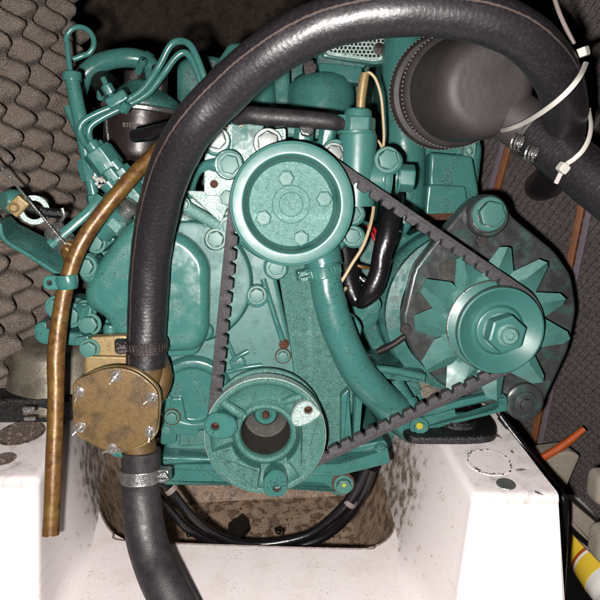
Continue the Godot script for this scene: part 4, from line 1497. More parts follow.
	b.prism(upper, -52, -44, 2, 2)
	part("arm_edge", b, M.paint)
	b = MB.new()
	b.prism(rp(pl([411, 424, 414, 419, 440, 414, 456, 409, 456, 415, 475, 414, 496, 408, 500, 399, 508, 397, 508, 411, 430, 430.5, 418, 432], -44), 3), -52, -44.2, 2, 2)
	part("arm_edge", b, M.paint)
	disc("arm_bolt", 419, 426, -42, [11, -8, 11, 3, 9, 5, 7, 5, 6.5, 8, 0, 8], M.paint)
	disc("paint_dot", 419.5, 426, -33, [4, -1, 3.6, 1, 0, 1.4], M.yellow_dot)


func raw_pump() -> void:
	thing("raw_water_pump", "brass raw water pump with a round cover plate and six wing screws", "water pump", u(116, 455, 20))
	var zc := 34.0
	var outline := [72, 384, 78, 379, 90, 374, 103, 369, 118, 367.5, 134, 371, 147, 380, 158, 391, 159, 405, 158, 420, 156, 434, 145, 444, 130, 450, 116, 453, 98, 449, 84, 440, 74, 430, 72, 415]
	slab("cover_plate", outline, zc - 5, zc, 8, 1.4, M.brass)
	slab("gasket_flange", [73, 383, 88, 373, 104, 367, 119, 366, 136, 369, 149, 378, 160, 390, 161, 405, 159, 422, 158, 434, 146, 446, 116, 454, 84, 441, 73, 431], zc - 12, zc - 6, 8, 1.2, M.brass_light)
	disc("pump_body", 116, 409, zc - 12, [38, -62, 37, -30, 34, -20, 38, -4, 40, 0, 0, 0], M.brass, null, Vector3(0, 0, 1), 48)
	slab("mounting_flange", [83, 342, 90, 337, 127, 335, 130, 352, 130, 396, 84, 396], -26, -14, 5, 3, M.brass_light)
	slab("flange_step", [85, 356, 128, 357, 128, 392, 85, 390], -20, -8, 3, 2, M.brass_light)
	bolt(90, 348.5, -14, 8.0, M.bolt_paint)
	var b := MB.new()
	b.tube(us([146, 342, -2, 146, 366, -2, 142, 384, 0]), [16.5, 17, 17], 24, 5)
	part("inlet_spigot", b, M.brass)
	b = MB.new()
	b.tube(us([154, 356, -14, 158, 378, -14, 152, 396, -8]), [13, 15, 14], 20, 5)
	part("body_shoulder", b, M.brass)
	b = MB.new()
	b.tube(us([132, 430, 6, 139, 448, 6, 141, 466, 8]), [17, 17, 16.5], 24, 5)
	part("outlet_spigot", b, M.brass)
	slab("oil_drip_lip", [108, 446, 120, 450, 124, 459, 112, 457], zc - 30, zc - 14, 3, 2, M.paint)
	for q in [[116, 376, 0.9], [79.5, 391.5, 1.3], [152, 397, 0.6], [80.5, 427, 0.75], [150, 431.5, 1.5], [112.5, 448.5, 0.15]]:
		var s := bolt(q[0], q[1], zc, 5.4, M.screw, null, "wing_screw", Vector3(rng.randf_range(-0.12, 0.12), rng.randf_range(-0.1, 0.1), 1), screw_mesh)
		var f := along(Vector3.ZERO, Vector3(0.1 * sin(q[2] * 9.0), 0.08 * cos(q[2] * 7.0), 1), Vector3(0, 1, 0))
		s.basis = f.basis * Basis(Vector3(0, 0, 1), q[2]) * Basis.from_scale(Vector3.ONE * px(5.4, zc))


func hose_clamp(label: String, p: Vector3, dir: Vector3, r: float, w: float, band: Material, screw_at: float, slotted: bool, screw: Material, group := "") -> void:
	thing("hose_clamp", label, "hose clamp", p - dir.normalized() * w * 0.5, group)
	var xf := along(p, dir)
	var b := MB.new()
	b.lathe([r, -w / 2, r + 1.0, -w / 2, r + 1.4, -w / 2 + 0.8, r + 1.0, -w / 2 + 1.6, r + 1.0, w / 2 - 1.6, r + 1.4, w / 2 - 0.8, r + 1.0, w / 2, r, w / 2], xf, 56)
	var bandp := part("band", b, band)
	if slotted:
		b = MB.new()
		var n := int(TAU * r / 3.6)
		for i in n:
			var a := TAU * i / n
			var f := xf * Transform3D(Basis(Vector3(0, 0, 1), a), Vector3.ZERO) * Transform3D(Basis(Vector3(0, 1, 0), PI / 2), Vector3(r + 0.9, 0, 0))
			b.prism(rp(rect(w * 0.62, 1.9), 0.6, 1), 0, 1.1, 0.4, 1, f * Transform3D(Basis(Vector3(0, 0, 1), 0.12), Vector3.ZERO))
		part("thread", b, band, bandp)
	var dirs := xf.basis * Vector3(cos(screw_at), sin(screw_at), 0)
	var tang := xf.basis * Vector3(-sin(screw_at), cos(screw_at), 0)
	if tang.z < 0:
		tang = -tang
	var hp := p + dirs * (r + 5.0)
	b = MB.new()
	b.prism(rp(rect(11, w * 0.95), 2, 2), -9, 6, 2, 2, along(hp, tang, dir), true)
	part("screw_housing", b, band)
	b = MB.new()
	b.prism(rp(circle(Vector2.ZERO, 6.2, 6), 0.6, 1), 5, 11, 1.2, 2, along(hp, tang, dir))
	b.lathe([5.0, 11, 4.6, 12.2, 0, 12.4], along(hp, tang, dir), 24)
	var sp := part("screw", b, screw)
	b = MB.new()
	b.prism(rect(9.5, 1.3), 11.5, 12.7, 0.2, 1, along(hp, tang, dir))
	part("screw_slot", b, M.black, sp)


func hoses() -> void:
	var b := MB.new()
	var big := us([146, 366, -2, 146.5, 340, -3, 148, 300, -4, 151, 255, 4, 158, 212, 20, 170, 170, 45, 191, 130, 78, 222, 95, 92, 265, 57, 112, 320, 26, 126, 380, 12, 136, 440, 11, 140, 499, 23, 138, 541, 52, 124, 563, 94, 80, 564, 136, 5, 556, 168, -70, 548, 182, -130, 540, 186, -200])
	b.tube(big, [19.6, 19.6, 19.6, 19.4, 19.2, 19.0, 18.8, 18.6, 18.2, 18.0, 17.8, 17.8, 17.8, 18.0, 18.4, 18.8, 19.0, 19.5, 19.5], 40, 10, 2.35, true, 0.018)
	solo("water_hose", "thick black hose arching from the brass pump over the engine top", "hose", b, M.hose, big[0])
	b = MB.new()
	var low := us([141, 450, 8, 141, 470, 10, 141, 495, 14, 145, 530, 26, 153, 560, 42, 166, 588, 62, 186, 625, 84, 205, 655, 100])
	b.tube(low, [19.6, 19.6, 19.6, 20, 20, 20.5, 20.5, 20.5], 40, 8, 0.4, true, 0.008)
	solo("water_hose", "black hose dropping from the brass pump to the bottom edge", "hose", b, M.rubber, low[0])
	b = MB.new()
	var neck := us([318, 250, -46, 324, 272, -42, 329, 298, -40, 340, 334, -40, 362, 377, -44, 398, 414, -60, 414, 428, -72])
	b.tube(neck, [17.5, 17.5, 17.5, 18, 18.5, 19.5, 19.5], 36, 8, 0.0, true, 0.02)
	solo("coolant_hose", "green painted bent coolant hose below the water pump pulley", "hose", b, M.paint, neck[0])
	# clamps
	hose_clamp("dark slotted hose clamp on the thick hose above the brass pump", u(146.5, 345, -3), Vector3(0.02, 1, 0), 19.8, 13, M.steel_dark, 0.35, true, M.steel_dark, "worm-drive hose clamps")
	hose_clamp("bright smooth hose clamp on the hose below the brass pump", u(141, 474, 10), Vector3(0, 1, -0.12), 19.6, 13, M.steel, PI - 0.1, false, M.steel, "worm-drive hose clamps")
	hose_clamp("green painted slotted clamp on the coolant hose under the pulley", u(323, 271, -42), Vector3(-0.2, 1, 0.0), 18.0, 13, M.paint, 0.15, true, M.hub, "worm-drive hose clamps")
	# black rubber elbow on the manifold
	thing("rubber_elbow", "large black ribbed rubber elbow with rounded end at upper right", "rubber elbow", u(450, 130, -100))
	var p0 := u(446, 92, -112)
	var p1 := u(492, 86, 16)
	var dir := (p1 - p0).normalized()
	b = MB.new()
	var L := (p1 - p0).length()
	b.lathe([57, -14, 63, -12, 64, -4, 61, 2, 56, 4, 55, 8, 55, 26, 59, 29, 60, 34, 58, 39, 54, 42, 53.5, 48, 53, L * 0.50, 52, L * 0.64, 50.5, L * 0.76, 48.5, L * 0.85, 45.5, L * 0.91, 41.5, L * 0.95, 37, L * 0.972, 31, L * 0.985, 0, L * 0.99], along(p0, dir), 72)
	part("elbow_body", b, M.elbow)
	b = MB.new()
	for st in [[-7.0, 64.2], [33.5, 60.4]]:
		for i in 84:
			var a := TAU * i / 84
			var f := along(p0, dir) * Transform3D(Basis(Vector3(0, 0, 1), a), Vector3.ZERO) * Transform3D(Basis(Vector3(0, 1, 0), PI / 2), Vector3(st[1] - 0.4, 0, st[0]))
			b.prism(rect(3.2, 1.8), 0, 1.0, 0.3, 1, f)
	part("moulded_beads", b, M.print_gray)
	b = MB.new()
	b.tube(us([462, 84, -70, 490, 100, -26, 512, 116, -12, 536, 133, 2]), [20, 25, 25.5, 25], 36, 6)
	part("elbow_outlet", b, M.elbow)
	b = MB.new()
	b.tube(us([529, 128, -2, 533, 131, 0, 537, 134, 3]), [26.5, 27.2, 26.5], 36, 4)
	part("outlet_bead", b, M.elbow)
	b = MB.new()
	var oh := us([528, 127, -2, 548, 143, 14, 574, 164, 34, 606, 190, 60, 640, 216, 84])
	b.tube(oh, 23.5, 36, 8, 2.0, true, 0.01)
	solo("exhaust_hose", "black hose with a thin pale line leaving the rubber elbow at right", "hose", b, M.hose, oh[0])
	# two coil spring clips under the elbow outlet
	var k := 0
	for q in [[518, 143, 26], [532, 154, 34]]:
		b = MB.new()
		var pts := []
		var xf := along(u(q[0], q[1], q[2]), Vector3(0.75, -0.35, 0.62))
		for i in 36:
			var a := TAU * i / 14.0
			pts.append(xf * Vector3(cos(a) * 6.5, sin(a) * 6.5, i * 0.26 - 5.0))
		b.tube(pts, 1.25, 8, 1)
		solo("spring_clip", ["steel coil clip under the elbow outlet, upper left one", "steel coil clip under the elbow outlet, lower right one"][k], "clip", b, M.steel, u(q[0], q[1], q[2]), "coil clips of the elbow hose")
		k += 1
	# cable ties
	b = MB.new()
	b.tube(us([500, 131, -6, 509, 129, 32, 522, 124, 62, 538, 115, 100, 556, 102, 128, 570, 89, 138, 580, 76, 134, 586, 63, 112]), 2.1, 10, 6, 0.0, true, 0.0, 0.5)
	b.prism(rp(rect(7.5, 9), 2, 2), -4, 4, 1.2, 2, along(u(583, 52, 100), Vector3(0.6, 0.2, 0.8)), true)
	solo("cable_tie", "white cable tie looped over the thick hose beside the black elbow", "cable tie", b, M.nylon, u(509, 129, 32), "white cable ties")
	b = MB.new()
	b.tube(us([589, 110, 40, 591, 124, 56, 589, 138, 66, 583, 150, 70, 574, 159, 68, 565, 166, 62, 556, 183, 50]), 2.1, 10, 6, 0.0, true, 0.0, 0.5)
	b.tube(us([589, 110, 40, 580, 128, 0, 560, 150, -10, 556, 166, 20, 563, 168, 60]), 2.2, 8, 6, 0.0, true, 0.0, 0.5)
	b.prism(rp(rect(8.5, 9), 2, 2), -4, 4, 1.2, 2, Transform3D(along(Vector3.ZERO, Vector3(0.1, -0.2, 1)).basis * Basis(Vector3(0, 0, 1), 0.5), u(563, 168, 62)), true)
	solo("cable_tie", "white cable tie with buckle and tail round the exhaust hose", "cable tie", b, M.nylon, u(556, 183, 50), "white cable ties")
	b = MB.new()
	b.tube(us([553, -6, 90, 559, 12, 96, 566, 28, 100, 574, 44, 104]), 1.7, 8, 5)
	solo("gray_cord", "thin grey cord running up from the cable tie to the top edge", "cord", b, M.print_gray, u(574, 44, 104))


func pipes() -> void:
	var b := MB.new()
	# brown copper pipe with its cut end
	var cp := us([176, 128, -30, 158, 150, -20, 140, 168, -12, 118, 193, -2, 98, 218, 4, 82, 242, 10, 71, 268, 14, 64, 295, 18, 59, 325, 22, 56, 356, 26, 56, 390, 32, 55, 430, 40, 53, 480, 52, 50.5, 535, 66])
	b.tube(cp, [7.0, 7.0, 7.2, 7.4, 7.4, 7.4, 7.5, 7.5, 7.8, 8.2, 7.6, 7.6, 7.6, 7.6], 24, 6, 0.0, false, 0.02)
	var e0: Vector3 = cp[-1]
	var e1: Vector3 = cp[-2]
	thing("copper_pipe", "long brown tarnished copper pipe bent down past the brass pump to an open end", "pipe", e0)
	part("tube", b, M.copper)
	b = MB.new()
	b.lathe([5.2, -30, 5.4, -0.5, 7.7, 0.0, 7.6, -1.0], along(e0, e0 - e1), 24)
	part("open_end", b, M.copper)
	b = MB.new()
	b.tube(us([134, 136, -40, 146, 134.5, -32, 160, 131, -26, 172, 128, -22]), [6.5, 7.0, 7.0, 7.0], 18, 5)
	solo("rubber_sleeve", "short black rubber sleeve over the top of the copper pipe", "sleeve", b, M.sleeve, u(134, 136, -40))
	# green P-clip
	b = MB.new()
	var hc := u(49, 283, 24)
	b.plate_hole(rp(pl([43, 288, 42, 279, 47, 275.5, 60, 276, 60, 290, 47, 290], 24), 4), Vector2(hc.x, hc.y), 2.6, 20, 24, 1)
	b.tube(us([57, 283, 22, 60, 283, 27, 66, 283, 29, 72, 282, 27, 76, 281.5, 20, 77, 281, 8]), 7.0, 10, 5, 0.0, true, 0.0, 0.22)
	solo("pipe_clip", "green painted clip with a hole holding the copper pipe", "pipe clip", b, M.paint, u(60, 290, 20))
	# dipstick and its tube
	thing("dipstick", "green looped oil dipstick in its tube at the upper left", "dipstick", u(97, 200, -90))
	var lp := [u(70.5, 72, -92)]
	lp.append(u(68.5, 58, -92)); lp.append(u(67, 42, -92))
	for i in 9:
		var a := deg_to_rad(180.0 - i * 33.0)
		var c := u(80, 41.5, -92)
		lp.append(c + Vector3(cos(a) * 14.5, sin(a) * 14.5, 0))
	lp.append(u(73, 59.5, -90))
	b = MB.new()
	b.tube(lp, 2.9, 12, 5)
	part("handle", b, M.paint)
	b = MB.new()
	b.lathe([9.8, -5, 10, -4, 10, 3, 9, 4, 3, 4], along(u(72, 76, -92), Vector3(-0.02, 1, 0)), 24)
	part("cap", b, M.paint)
	b = MB.new()
	b.tube(us([72, 79, -92, 77, 104, -92, 82, 128, -92, 87, 160, -92, 94, 196, -92, 100, 214, -94]), [7.8, 7.8, 7.8, 6.4, 6.2, 6.2], 20, 5)
	part("guide_tube", b, M.paint)
	b = MB.new()
	b.tube(us([84.5, 160, -92, 87, 172, -92, 89.5, 181, -92]), [8.2, 8.6, 8.2], 6, 3)
	part("tube_nut", b, M.paint)
	b = MB.new()
	b.tube(us([67, 106, -100, 71, 116, -100, 78, 132, -98, 88, 154, -98]), [4, 4.4, 4.4, 4], 10, 4)
	part("side_bracket", b, M.paint_grime_shade)
	b = MB.new()
	b.prism(rp(circle(Vector2.ZERO, 10, 6), 1, 2), -8, 8, 2, 2, along(u(96, 202, -88), Vector3(-0.2, 1, 0)))
	part("foot_nut", b, M.paint)
	# wide breather pipe
	b = MB.new()
	var br := us([78, 92, -190, 84, 76, -190, 96, 65, -190, 114, 59, -190, 132, 58, -190, 146, 62, -194, 152, 70, -200, 153, 84, -206])
	b.tube(br, [11, 11, 11.5, 11.5, 11.5, 11.5, 11, 11], 24, 6, 0.0, true, 0.02)
	solo("breather_hose", "wide green painted hose bending over above the fuel filter", "hose", b, M.paint, br[0])
	hose_clamp("small green clamp on the wide hose end above the fuel filter", u(146, 62, -194), Vector3(1, -0.6, -0.1), 11.6, 9, M.paint_grime_shade, 2.2, false, M.paint_grime_shade)
	# twin injector pipes
	var k := 0
	for q in [[208, 92, -86, 203, 74, -84, 197, 58, -84, 190, 45, -86, 180, 41, -90, 170, 46, -92, 158, 68, -94, 142, 90, -92, 122, 103, -88, 98, 113, -84, 83, 122, -82, 80, 132, -82, 86, 145, -80, 96, 156, -74], [206, 100, -98, 200, 80, -98, 194, 64, -98, 186, 53, -98, 176, 57, -98, 162, 76, -98, 147, 94, -96, 126, 106, -92, 104, 117, -88, 91, 126, -86, 89, 136, -86, 94, 146, -84, 104, 158, -76]]:
		b = MB.new()
		var ps := us(q)
		b.tube(ps, 3.7, 14, 6)
		solo("injector_pipe", ["front one of two thin green fuel pipes bent over the filter", "rear one of two thin green fuel pipes bent over the filter"][k], "fuel pipe", b, M.paint, ps[-1], "twin injector pipes")
		k += 1
	thing("pipe_clamp", "small green double clamp bolted across the twin fuel pipes", "pipe clamp", u(116, 104, -88))
	b = MB.new()
	b.prism(rp(rect(24, 12), 3, 2), -8, 8, 2.5, 2, Transform3D(Basis(Vector3(0, 0, 1), 0.52), u(118, 100, -88)), true)
	part("saddle", b, M.paint)
	b = MB.new()
	b.tube(us([103, 78, -92, 108, 88, -90, 113, 98, -86, 124, 112, -86]), 3.2, 10, 4)
	part("clamp_bolt", b, M.paint)
	b = MB.new()
	b.prism(rp(circle(Vector2.ZERO, 6.5, 6), 0.6, 1), -5, 5, 1.2, 1, along(u(108, 89, -88), Vector3(-0.5, 0.9, 0.2)))
	b.prism(rp(circle(Vector2.ZERO, 6.0, 6), 0.6, 1), -5, 5, 1.2, 1, along(u(125, 107, -84), Vector3(0.6, 0.7, 0.3)))
	part("clamp_nut", b, M.paint)
	thing("pipe_union", "pair of green hexagon union nuts under the twin fuel pipes", "pipe fitting", u(112, 182, -72))
	for q in [[103, 160, -70, 16, 26], [108, 158, -78, 12, 24], [113, 176, -64, 10, 18], [118, 171, -72, 9, 18]]:
		b = MB.new()
		b.prism(rp(circle(Vector2.ZERO, q[3], 6), 1.2, 2), -q[4] / 2.0, q[4] / 2.0, 2, 2, along(u(q[0], q[1], q[2]), Vector3(-0.55, 0.8, 0.15)), true)
		b.lathe([q[3] * 0.5, -q[4] * 0.8, q[3] * 0.5, q[4] * 0.8, 0, q[4] * 0.8], along(u(q[0], q[1], q[2]), Vector3(-0.55, 0.8, 0.15)), 20)
		part("union_nut", b, M.paint)
	b = MB.new()
	for i in 26:
		var c := Vector3(rng.randf_range(-7, 7), rng.randf_range(-9, 9), rng.randf_range(-4, 4))
		b.prism(rp(rect(rng.randf_range(2.5, 5), rng.randf_range(2.5, 5)), 0.8, 1), -1.5, 1.5, 0.6, 1, Transform3D(Basis.from_euler(Vector3(rng.randf() * 3, rng.randf() * 3, rng.randf() * 3)), u(102, 178, -84) + c), true)
	var flakes := solo("paint_flakes", "clump of white flaking corrosion beside the green union nuts", "corrosion", b, M.nylon, u(102, 180, -84))
	# fuel filter
	thing("fuel_filter", "dark metal fuel filter canister with a green head behind the fuel pipes", "fuel filter", u(140, 150, -190))
	var fx := along(u(140, 150, -200), Vector3(0.09, 1, 0.06))
	b = MB.new()
	b.lathe([38, -14, 44, -8, 45, 0, 45, 46, 46, 47, 47.5, 48, 47.5, 51, 46, 52, 40, 52, 0, 52], fx, 64)
	part("canister", b, M.canister)
	b = MB.new()
	b.lathe([47.6, 46.5, 49, 47.5, 49, 51, 47.6, 52.5], fx, 64)
	part("rolled_seam", b, M.steel)
	b = MB.new()
	b.lathe([46, 53, 47, 56, 45, 62, 36, 68, 26, 74, 20, 80, 14, 84, 0, 85], fx, 48)
	part("filter_head", b, M.paint_grime_shade)
	b = MB.new()
	b.lathe([10, 60, 10, 96, 9, 98, 0, 98], along(u(158, 148, -198), Vector3(0.06, 1, 0.06)), 24)
	b.lathe([13, 56, 13, 92, 12, 94, 0, 94], along(u(134, 150, -198), Vector3(0.06, 1, 0.06)), 24)
	part("head_stub", b, M.steel_dark)
	b = MB.new()
	b.prism(rp(rect(90, 14), 4, 2), -20, 20, 3, 2, fx * Transform3D(Basis(Vector3(1, 0, 0), -PI / 2), Vector3(6, 0, 60)), true)
	part("head_bridge", b, M.paint_grime_shade)
	letters("canister_print", "815700", u(132, 125.5, -151), 5.0, 3.0, -0.06, M.print_gray, cur)
	b = MB.new()
	b.tube(us([106, 116, -170, 107, 130, -166, 109, 146, -164]), 1.6, 8, 4)
	part("bail_wire", b, M.steel)
	b = MB.new()
	b.tube(us([98, 76, -200, 106, 86, -190, 112, 94, -182]), [13, 15, 13], 18, 5)
	solo("vent_knob", "small black rounded knob behind the green pipe clamp", "knob", b, M.black, u(104, 94, -190))
	# black loom sleeve across the head
	b = MB.new()
	var sl := us([226, 126, -60, 246, 116, -46, 262, 116.5, -42, 300, 119, -42, 332, 122, -44, 346, 125, -52])
	b.tube(sl, [3.6, 8.5, 9.2, 9.0, 8.2, 6.5], 24, 6)
	solo("wire_sleeve", "short thick black sleeve lying across the engine above the pulley", "sleeve", b, M.rubber, sl[1])
	b = MB.new()
	b.tube(us([225, 124, -54, 236, 116.5, -50, 246, 115, -46]), 1.3, 8, 4)
	b.tube(us([224, 128, -56, 238, 127, -50, 248, 121, -46]), 1.2, 8, 4)
	solo("sensor_wire", "tan wires running out of the left end of the black sleeve", "wire", b, M.beige_wire, u(236, 120, -50))
	# brass temperature sender and its wire
	thing("temperature_sender", "thin brass sender standing on the hexagon cap of the thermostat housing", "sensor", u(361, 112, -52))
	b = MB.new()
	b.tube(us([360.5, 114, -54, 361, 100, -53, 363, 84, -52, 365, 73, -51]), [4.4, 5.0, 5.2, 4.6], 16, 5)
	part("brass_tube", b, M.brass_light)
	b = MB.new()
	b.lathe([7, -3, 7, 1.5, 5, 3, 0, 3], along(u(360.5, 111, -54), Vector3(0.05, 1, 0)), 24)
	part("collar", b, M.paint)
	b = MB.new()
	b.tube(us([365, 74, -51, 370, 73, -50, 376, 80, -50, 381, 96, -52, 383, 116, -56, 384, 136, -62, 383, 152, -68]), 1.6, 10, 6)
	solo("sensor_wire", "beige wire curving down from the brass sender behind the thermostat plug", "wire", b, M.beige_wire, u(383, 152, -68))
	b = MB.new()
	b.tube(us([374, 138, -70, 379, 142, -66, 383, 150, -64, 386, 156, -66]), 1.4, 8, 5)
	solo("sensor_wire", "short pale wire loop just above the thermostat side bolt", "wire", b, M.beige_wire, u(386, 156, -66))
	# wires and the bent black sleeve under the upper belt run
	b = MB.new()
	b.tube(us([374, 196, -66, 373, 212, -56, 369, 230, -46, 362, 248, -42, 352, 264, -40, 345, 276, -40, 340, 284, -40, 339, 290, -42, 342, 292, -44, 346, 288, -50]), 1.9, 10, 6)
	solo("sensor_wire", "long beige wire hanging right of the water pump pulley", "wire", b, M.beige_wire, u(341, 292, -44))
	for q in [[[368, 226, -100, 374, 238, -92, 379, 252, -90], M.red_wire, "red wire glimpsed between the black sleeve and the beige wire"], [[350, 262, -90, 362, 267, -86, 374, 269, -90], M.copper, "thin copper wire crossing behind the black sleeve"], [[354, 272, -90, 364, 281, -86, 374, 288, -90], M.steel, "thin bright wire ending behind the black sleeve"]]:
		b = MB.new()
		b.tube(us(q[0]), 2.0, 10, 4)
		if q[1] == M.red_wire:
			b.tube(us([372, 226, -104, 378, 236, -96, 382, 250, -94]), 2.0, 10, 4)
		solo("loose_wire", q[2], "wire", b, q[1], u(q[0][3], q[0][4], q[0][5]))
	b = MB.new()
	var bs := us([394, 196, -80, 391, 214, -64, 387, 236, -56, 382, 254, -54, 379, 272, -54, 372, 290, -56, 362, 302, -60, 356, 304, -62])
	b.tube(bs, [11, 11.5, 12, 10.5, 10.5, 11.5, 8.0, 4.0], 24, 6, 0.0, true, 0.03)
	solo("bent_sleeve", "shiny black folded sleeve hanging below the upper belt run", "sleeve", b, M.sleeve, bs[-1])
	b = MB.new()
	bs = us([342, 236, -98, 346, 262, -88, 350, 286, -78, 358, 304, -66])
	b.tube(bs, [13, 13, 12, 6], 20, 6, 0.0, true, 0.03)
	solo("bent_sleeve", "black sleeve in shade just right of the green coolant clamp", "sleeve", b, M.sleeve, bs[-1])


func small_things() -> void:
	# engine mounts
	thing("engine_mount", "left engine mount with bright bracket on a black rubber block", "engine mount", gp(30, 420, 337.5))
	var b := MB.new()
	b.lathe([0, -34, 68, -34, 70, -30, 50, 26, 46, 31, 38, 34, 0, 34], level(u(58, 366, -152)), 72)
	b.prism(rp(pl([-30, 356, 2, 352, 2, 399, -30, 401], -120), 5), -180, -124, 5, 3)
	part("bracket", b, M.zinc)
	var mo := gp(12, 408, 337.5)
	b = MB.new()
	b.prism(rp([Vector2(-92, -34), Vector2(80, -34), Vector2(94, -18), Vector2(94, 20), Vector2(-92, 26)], 16), 0, 30, 7, 3, level(mo + Vector3(0, 0, 0)) * Transform3D(Basis(Vector3(0, 0, 1), PI / 2), Vector3.ZERO))
	part("rubber_block", b, M.black)
	b = MB.new()
	b.prism(rp(rect(13, 6), 1, 1), -1, 2, 0.5, 1, at(u(29, 409.5, -34)))
	b.prism(rp(rect(12, 4), 1, 1), -1, 2, 0.5, 1, at(u(30, 418.5, -32)))
	part("makers_tab", b, M.steel)
	thing("engine_mount", "right engine mount of oily black rubber on the white bed under the alternator", "engine mount", gp(468, 442, 337.5))
	var mc := gp(455, 432, 337.5)
	b = MB.new()
	b.prism(rp([Vector2(-60, -22), Vector2(10, -26), Vector2(40, -22), Vector2(50, 4), Vector2(46, 80), Vector2(-62, 80)], 14), 0, 8, 4, 3, level(mc, PI / 2 + 0.05))
	part("rubber_base", b, M.black)
	b = MB.new()
	b.lathe([30, 7, 29, 11, 25, 14, 21, 12, 19, 12, 17, 16, 12, 18, 0, 19], level(mc + RIGHT * 6.0 - NEAR * 20.0), 44)
	part("rubber_cone", b, M.black)
	slab("mount_plate", [456, 402, 500, 402, 502, 422, 454, 422], -150, -110, 4, 3, M.zinc)
	# ring marks, washers and holes on the tops of the bed
	var k := 0
	for q in [[21, 433, 26, "round ring stain on the left bed top behind the brown pipe"], [4, 459, 12, "small dark ring stain at the left frame edge on the bed"], [489, 462, 24, "oval ring stain on the right bed top below the mount"]]:
		var c := gp(q[0], q[1], 337.5)
		b = MB.new()
		b.lathe([q[2] + 0.4, 0, q[2], 0.5, q[2] - 1.6, 0.7, q[2] - 3.4, 0.5, q[2] - 4.0, 0.25, 0, 0.3], level(c), 48)
		solo("ring_stain", q[3], "stain", b, M.smear if k != 2 else M.gel_dirty, c, "ring stains on the engine bed")
		if k != 1:
			b = MB.new()
			for i in 44:
				if rng.randf() < 0.3:
					continue
				var a := TAU * i / 44 + rng.randf() * 0.1
				var r: float = q[2] - 2.0 + rng.randf_range(-1.0, 1.6)
				b.prism(rp(rect(rng.randf_range(1.5, 4.5), rng.randf_range(0.7, 1.6)), 0.4, 1), 0, 0.8, 0.2, 1, level(c) * Transform3D(Basis(Vector3(0, 0, 1), a + PI / 2), Vector3(cos(a) * r, sin(a) * r, 0.2)))
			var crust := solo("dirt_crumbs", "black crumbs of dirt round the ring stain on the %s bed" % ("left" if k == 0 else "right"), "dirt", b, M.black, c)
		k += 1
	var hc := gp(506, 484, 337.5)
	b = MB.new()
	b.lathe([9.5, 0, 9.2, 0.6, 8, 0.9, 7, 0.5, 0, 0.5], level(hc), 32)
	solo("hole_plug", "small grey round plug in the top of the right bed", "plug", b, M.steel, hc)
	for q in [[497, 436, 5, 3], [512, 452, 3, 2], [538, 493, 4, 1.5], [520, 470, 5, 2], [478, 470, 6, 2.2]]:
		var c := gp(q[0], q[1], 337.5)
		b = MB.new()
		var op := []
		for i in 14:
			var a := TAU * i / 14
			op.append(Vector2(cos(a) * q[2] * (1 + 0.4 * sin(a * 3 + q[0])), sin(a) * q[3] * (1 + 0.3 * cos(a * 2 + q[1]))))
		b.prism(op, 0, 0.5, 0.2, 1, level(c, q[0]))
		solo("paint_chip", ["grey chip mark behind the ring stain on the right bed", "grey speck near the right edge of the right bed top", "dark nick at the front right corner of the right bed", "grey smudge between plug and right edge of the bed", "pale brown smudge left of the plug on the right bed"][[497, 512, 538, 520, 478].find(q[0])], "mark", b, M.smear, c, "marks on the right bed")
	# black cables lying in the well
	k = 0
	for q in [[158, 478, -48, 172, 492, -50, 190, 514, -60, 214, 534, -72, 244, 544, -80, 276, 543, -82, 308, 535, -82, 332, 518, -80, 352, 496, -74, 366, 466, -68], [154, 492, -52, 168, 508, -58, 190, 530, -70, 222, 545, -84, 256, 549, -96, 290, 548, -98, 322, 538, -96, 344, 520, -90, 362, 494, -82, 372, 468, -72]]:
		b = MB.new()
		var ps := us(q)
		b.tube(ps, [4.6, 4.8, 5, 5, 5, 5.2, 5.4, 5.8, 6.2, 6.4], 18, 6)
		solo("battery_cable", ["upper of two shiny black cables sagging in the well under the engine", "lower of two shiny black cables sagging in the well under the engine"][k], "cable", b, M.sleeve, ps[4], "black cables in the well")
		k += 1
	b = MB.new()
	b.lathe([8.4, -3, 8.6, -2, 8.6, 2, 8.4, 3, 6, 3], along(u(350, 502, -76), Vector3(0.55, 0.8, 0.1)), 24)
	solo("cable_band", "grey band wrapped round a black cable below the sump bolt", "cable tie", b, M.print_gray, u(350, 502, -76))
	b = MB.new()
	b.lathe([7.4, -3, 7.6, -2, 7.6, 2, 7.4, 3, 5, 3], along(u(171, 489, -50), Vector3(0.6, -0.8, 0)), 24)
	solo("cable_band", "grey band round a black cable beside the lower hose clamp", "cable tie", b, M.print_gray, u(171, 489, -50))
	# right-hand clutter
	b = MB.new()
	b.tube(us([500, 416, -60, 520, 442, -44, 544, 474, -20, 561, 495, 0, 564.5, 508, 2, 564, 540, -6, 562, 580, -14, 561, 620, -22]), 4.2, 14, 6)  # added black tube that draws the shadow beside the right bed
	solo("cable_and_shadow", "black strip drawn as the shadow along the outer edge of the right bed", "cable", b, M.sleeve, u(564, 540, -6))
	b = MB.new()
	b.tube(us([522, 469, -128, 540, 459, -128, 562, 446, -130, 584, 429, -132]), [4.5, 5.2, 5.0, 4.2], 14, 5, 0.0, true, 0.08)
	solo("orange_stick", "orange stick pointing up right against the grey foam", "stick", b, M.orange, u(522, 469, -128))
	b = MB.new()
	b.prism(rp(pl([518, 464, 548, 454, 572, 451, 581, 456, 566, 490, 556, 500], -140), 4), -170, -140, 4, 2)
	solo("shelf_board", "pale rough board under the orange stick on the right", "board", b, M.pad, u(550, 490, -140))
	b = MB.new()
	b.prism(rp(pl([562, 494, 574, 503, 610, 534, 612, 566, 588, 552, 572, 532, 562, 516], -80), 4), -110, -80, 4, 2)
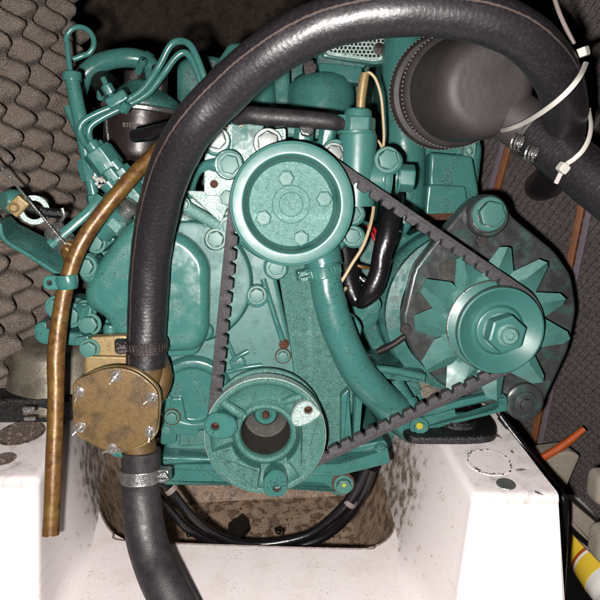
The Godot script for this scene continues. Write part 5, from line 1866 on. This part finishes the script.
	solo("shelf_board", "pale board below the grey foam corner beside the yellow bottle", "board", b, M.pad, u(585, 550, -80))
	b = MB.new()
	b.tube(us([564, 520, -70, 574, 532, -70, 590, 546, -72, 606, 556, -76]), 3.0, 12, 5)
	solo("cable_and_shadow", "short black cable between the pale board and the yellow bottle", "cable", b, M.sleeve, u(590, 546, -72))
	k = 0
	for q in [[603, 488, -30, 24, 40], [606, 545, 0, 27, 42]]:
		b = MB.new()
		b.prism(rp(rect(q[3] * 0.95, q[4] * 0.95), 12, 5), -20, 12, 9, 4, at(u(q[0], q[1], q[2])), true)
		solo("foam_block", ["upper of two rounded beige blocks at the right edge", "lower of two rounded beige blocks at the right edge"][k], "block", b, M.pad, u(q[0], q[1] + 20, q[2]), "beige blocks at the right edge")
		k += 1
	thing("bottle", "white plastic bottle with a yellow label lying at the bottom right", "bottle", u(590, 590, -40))
	var bd := Vector3(0.10, -0.30, 0.94)
	var bx := along(u(585, 543, -150), bd)
	b = MB.new()
	b.lathe([0, -60, 30, -60, 34, -56, 34, 66, 32, 74, 24, 82, 22, 86, 0, 86], bx, 56)
	part("body", b, M.white_plastic)
	b = MB.new()
	b.lathe([34.2, -10, 34.6, -9.6, 34.6, 30, 34.2, 30.4], bx, 56)
	b.lathe([34.2, 34, 34.6, 34.4, 34.6, 58, 34.2, 58.4], bx, 56)
	part("label_band", b, M.yellow)
	b = MB.new()
	b.lathe([34.2, 26, 34.75, 26.4, 34.75, 30, 34.2, 30.4], bx, 56)
	part("label_stripe", b, M.orange)
	b = MB.new()
	b.lathe([26, 82, 33, 82, 34, 84, 34, 98, 32, 101, 26, 101, 25, 95, 20, 94, 0, 94], bx, 56)
	var capp := part("cap", b, M.white_plastic)
	b = MB.new()
	for i in 36:
		var a := TAU * i / 36
		b.prism(rp(rect(11, 2.4), 0.6, 1), 0, 1.2, 0.5, 1, bx * Transform3D(Basis(Vector3(0, 0, 1), a), Vector3.ZERO) * Transform3D(Basis(Vector3(0, 1, 0), PI / 2), Vector3(33.6, 0, 91)))
	part("grip_ribs", b, M.white_plastic, capp)
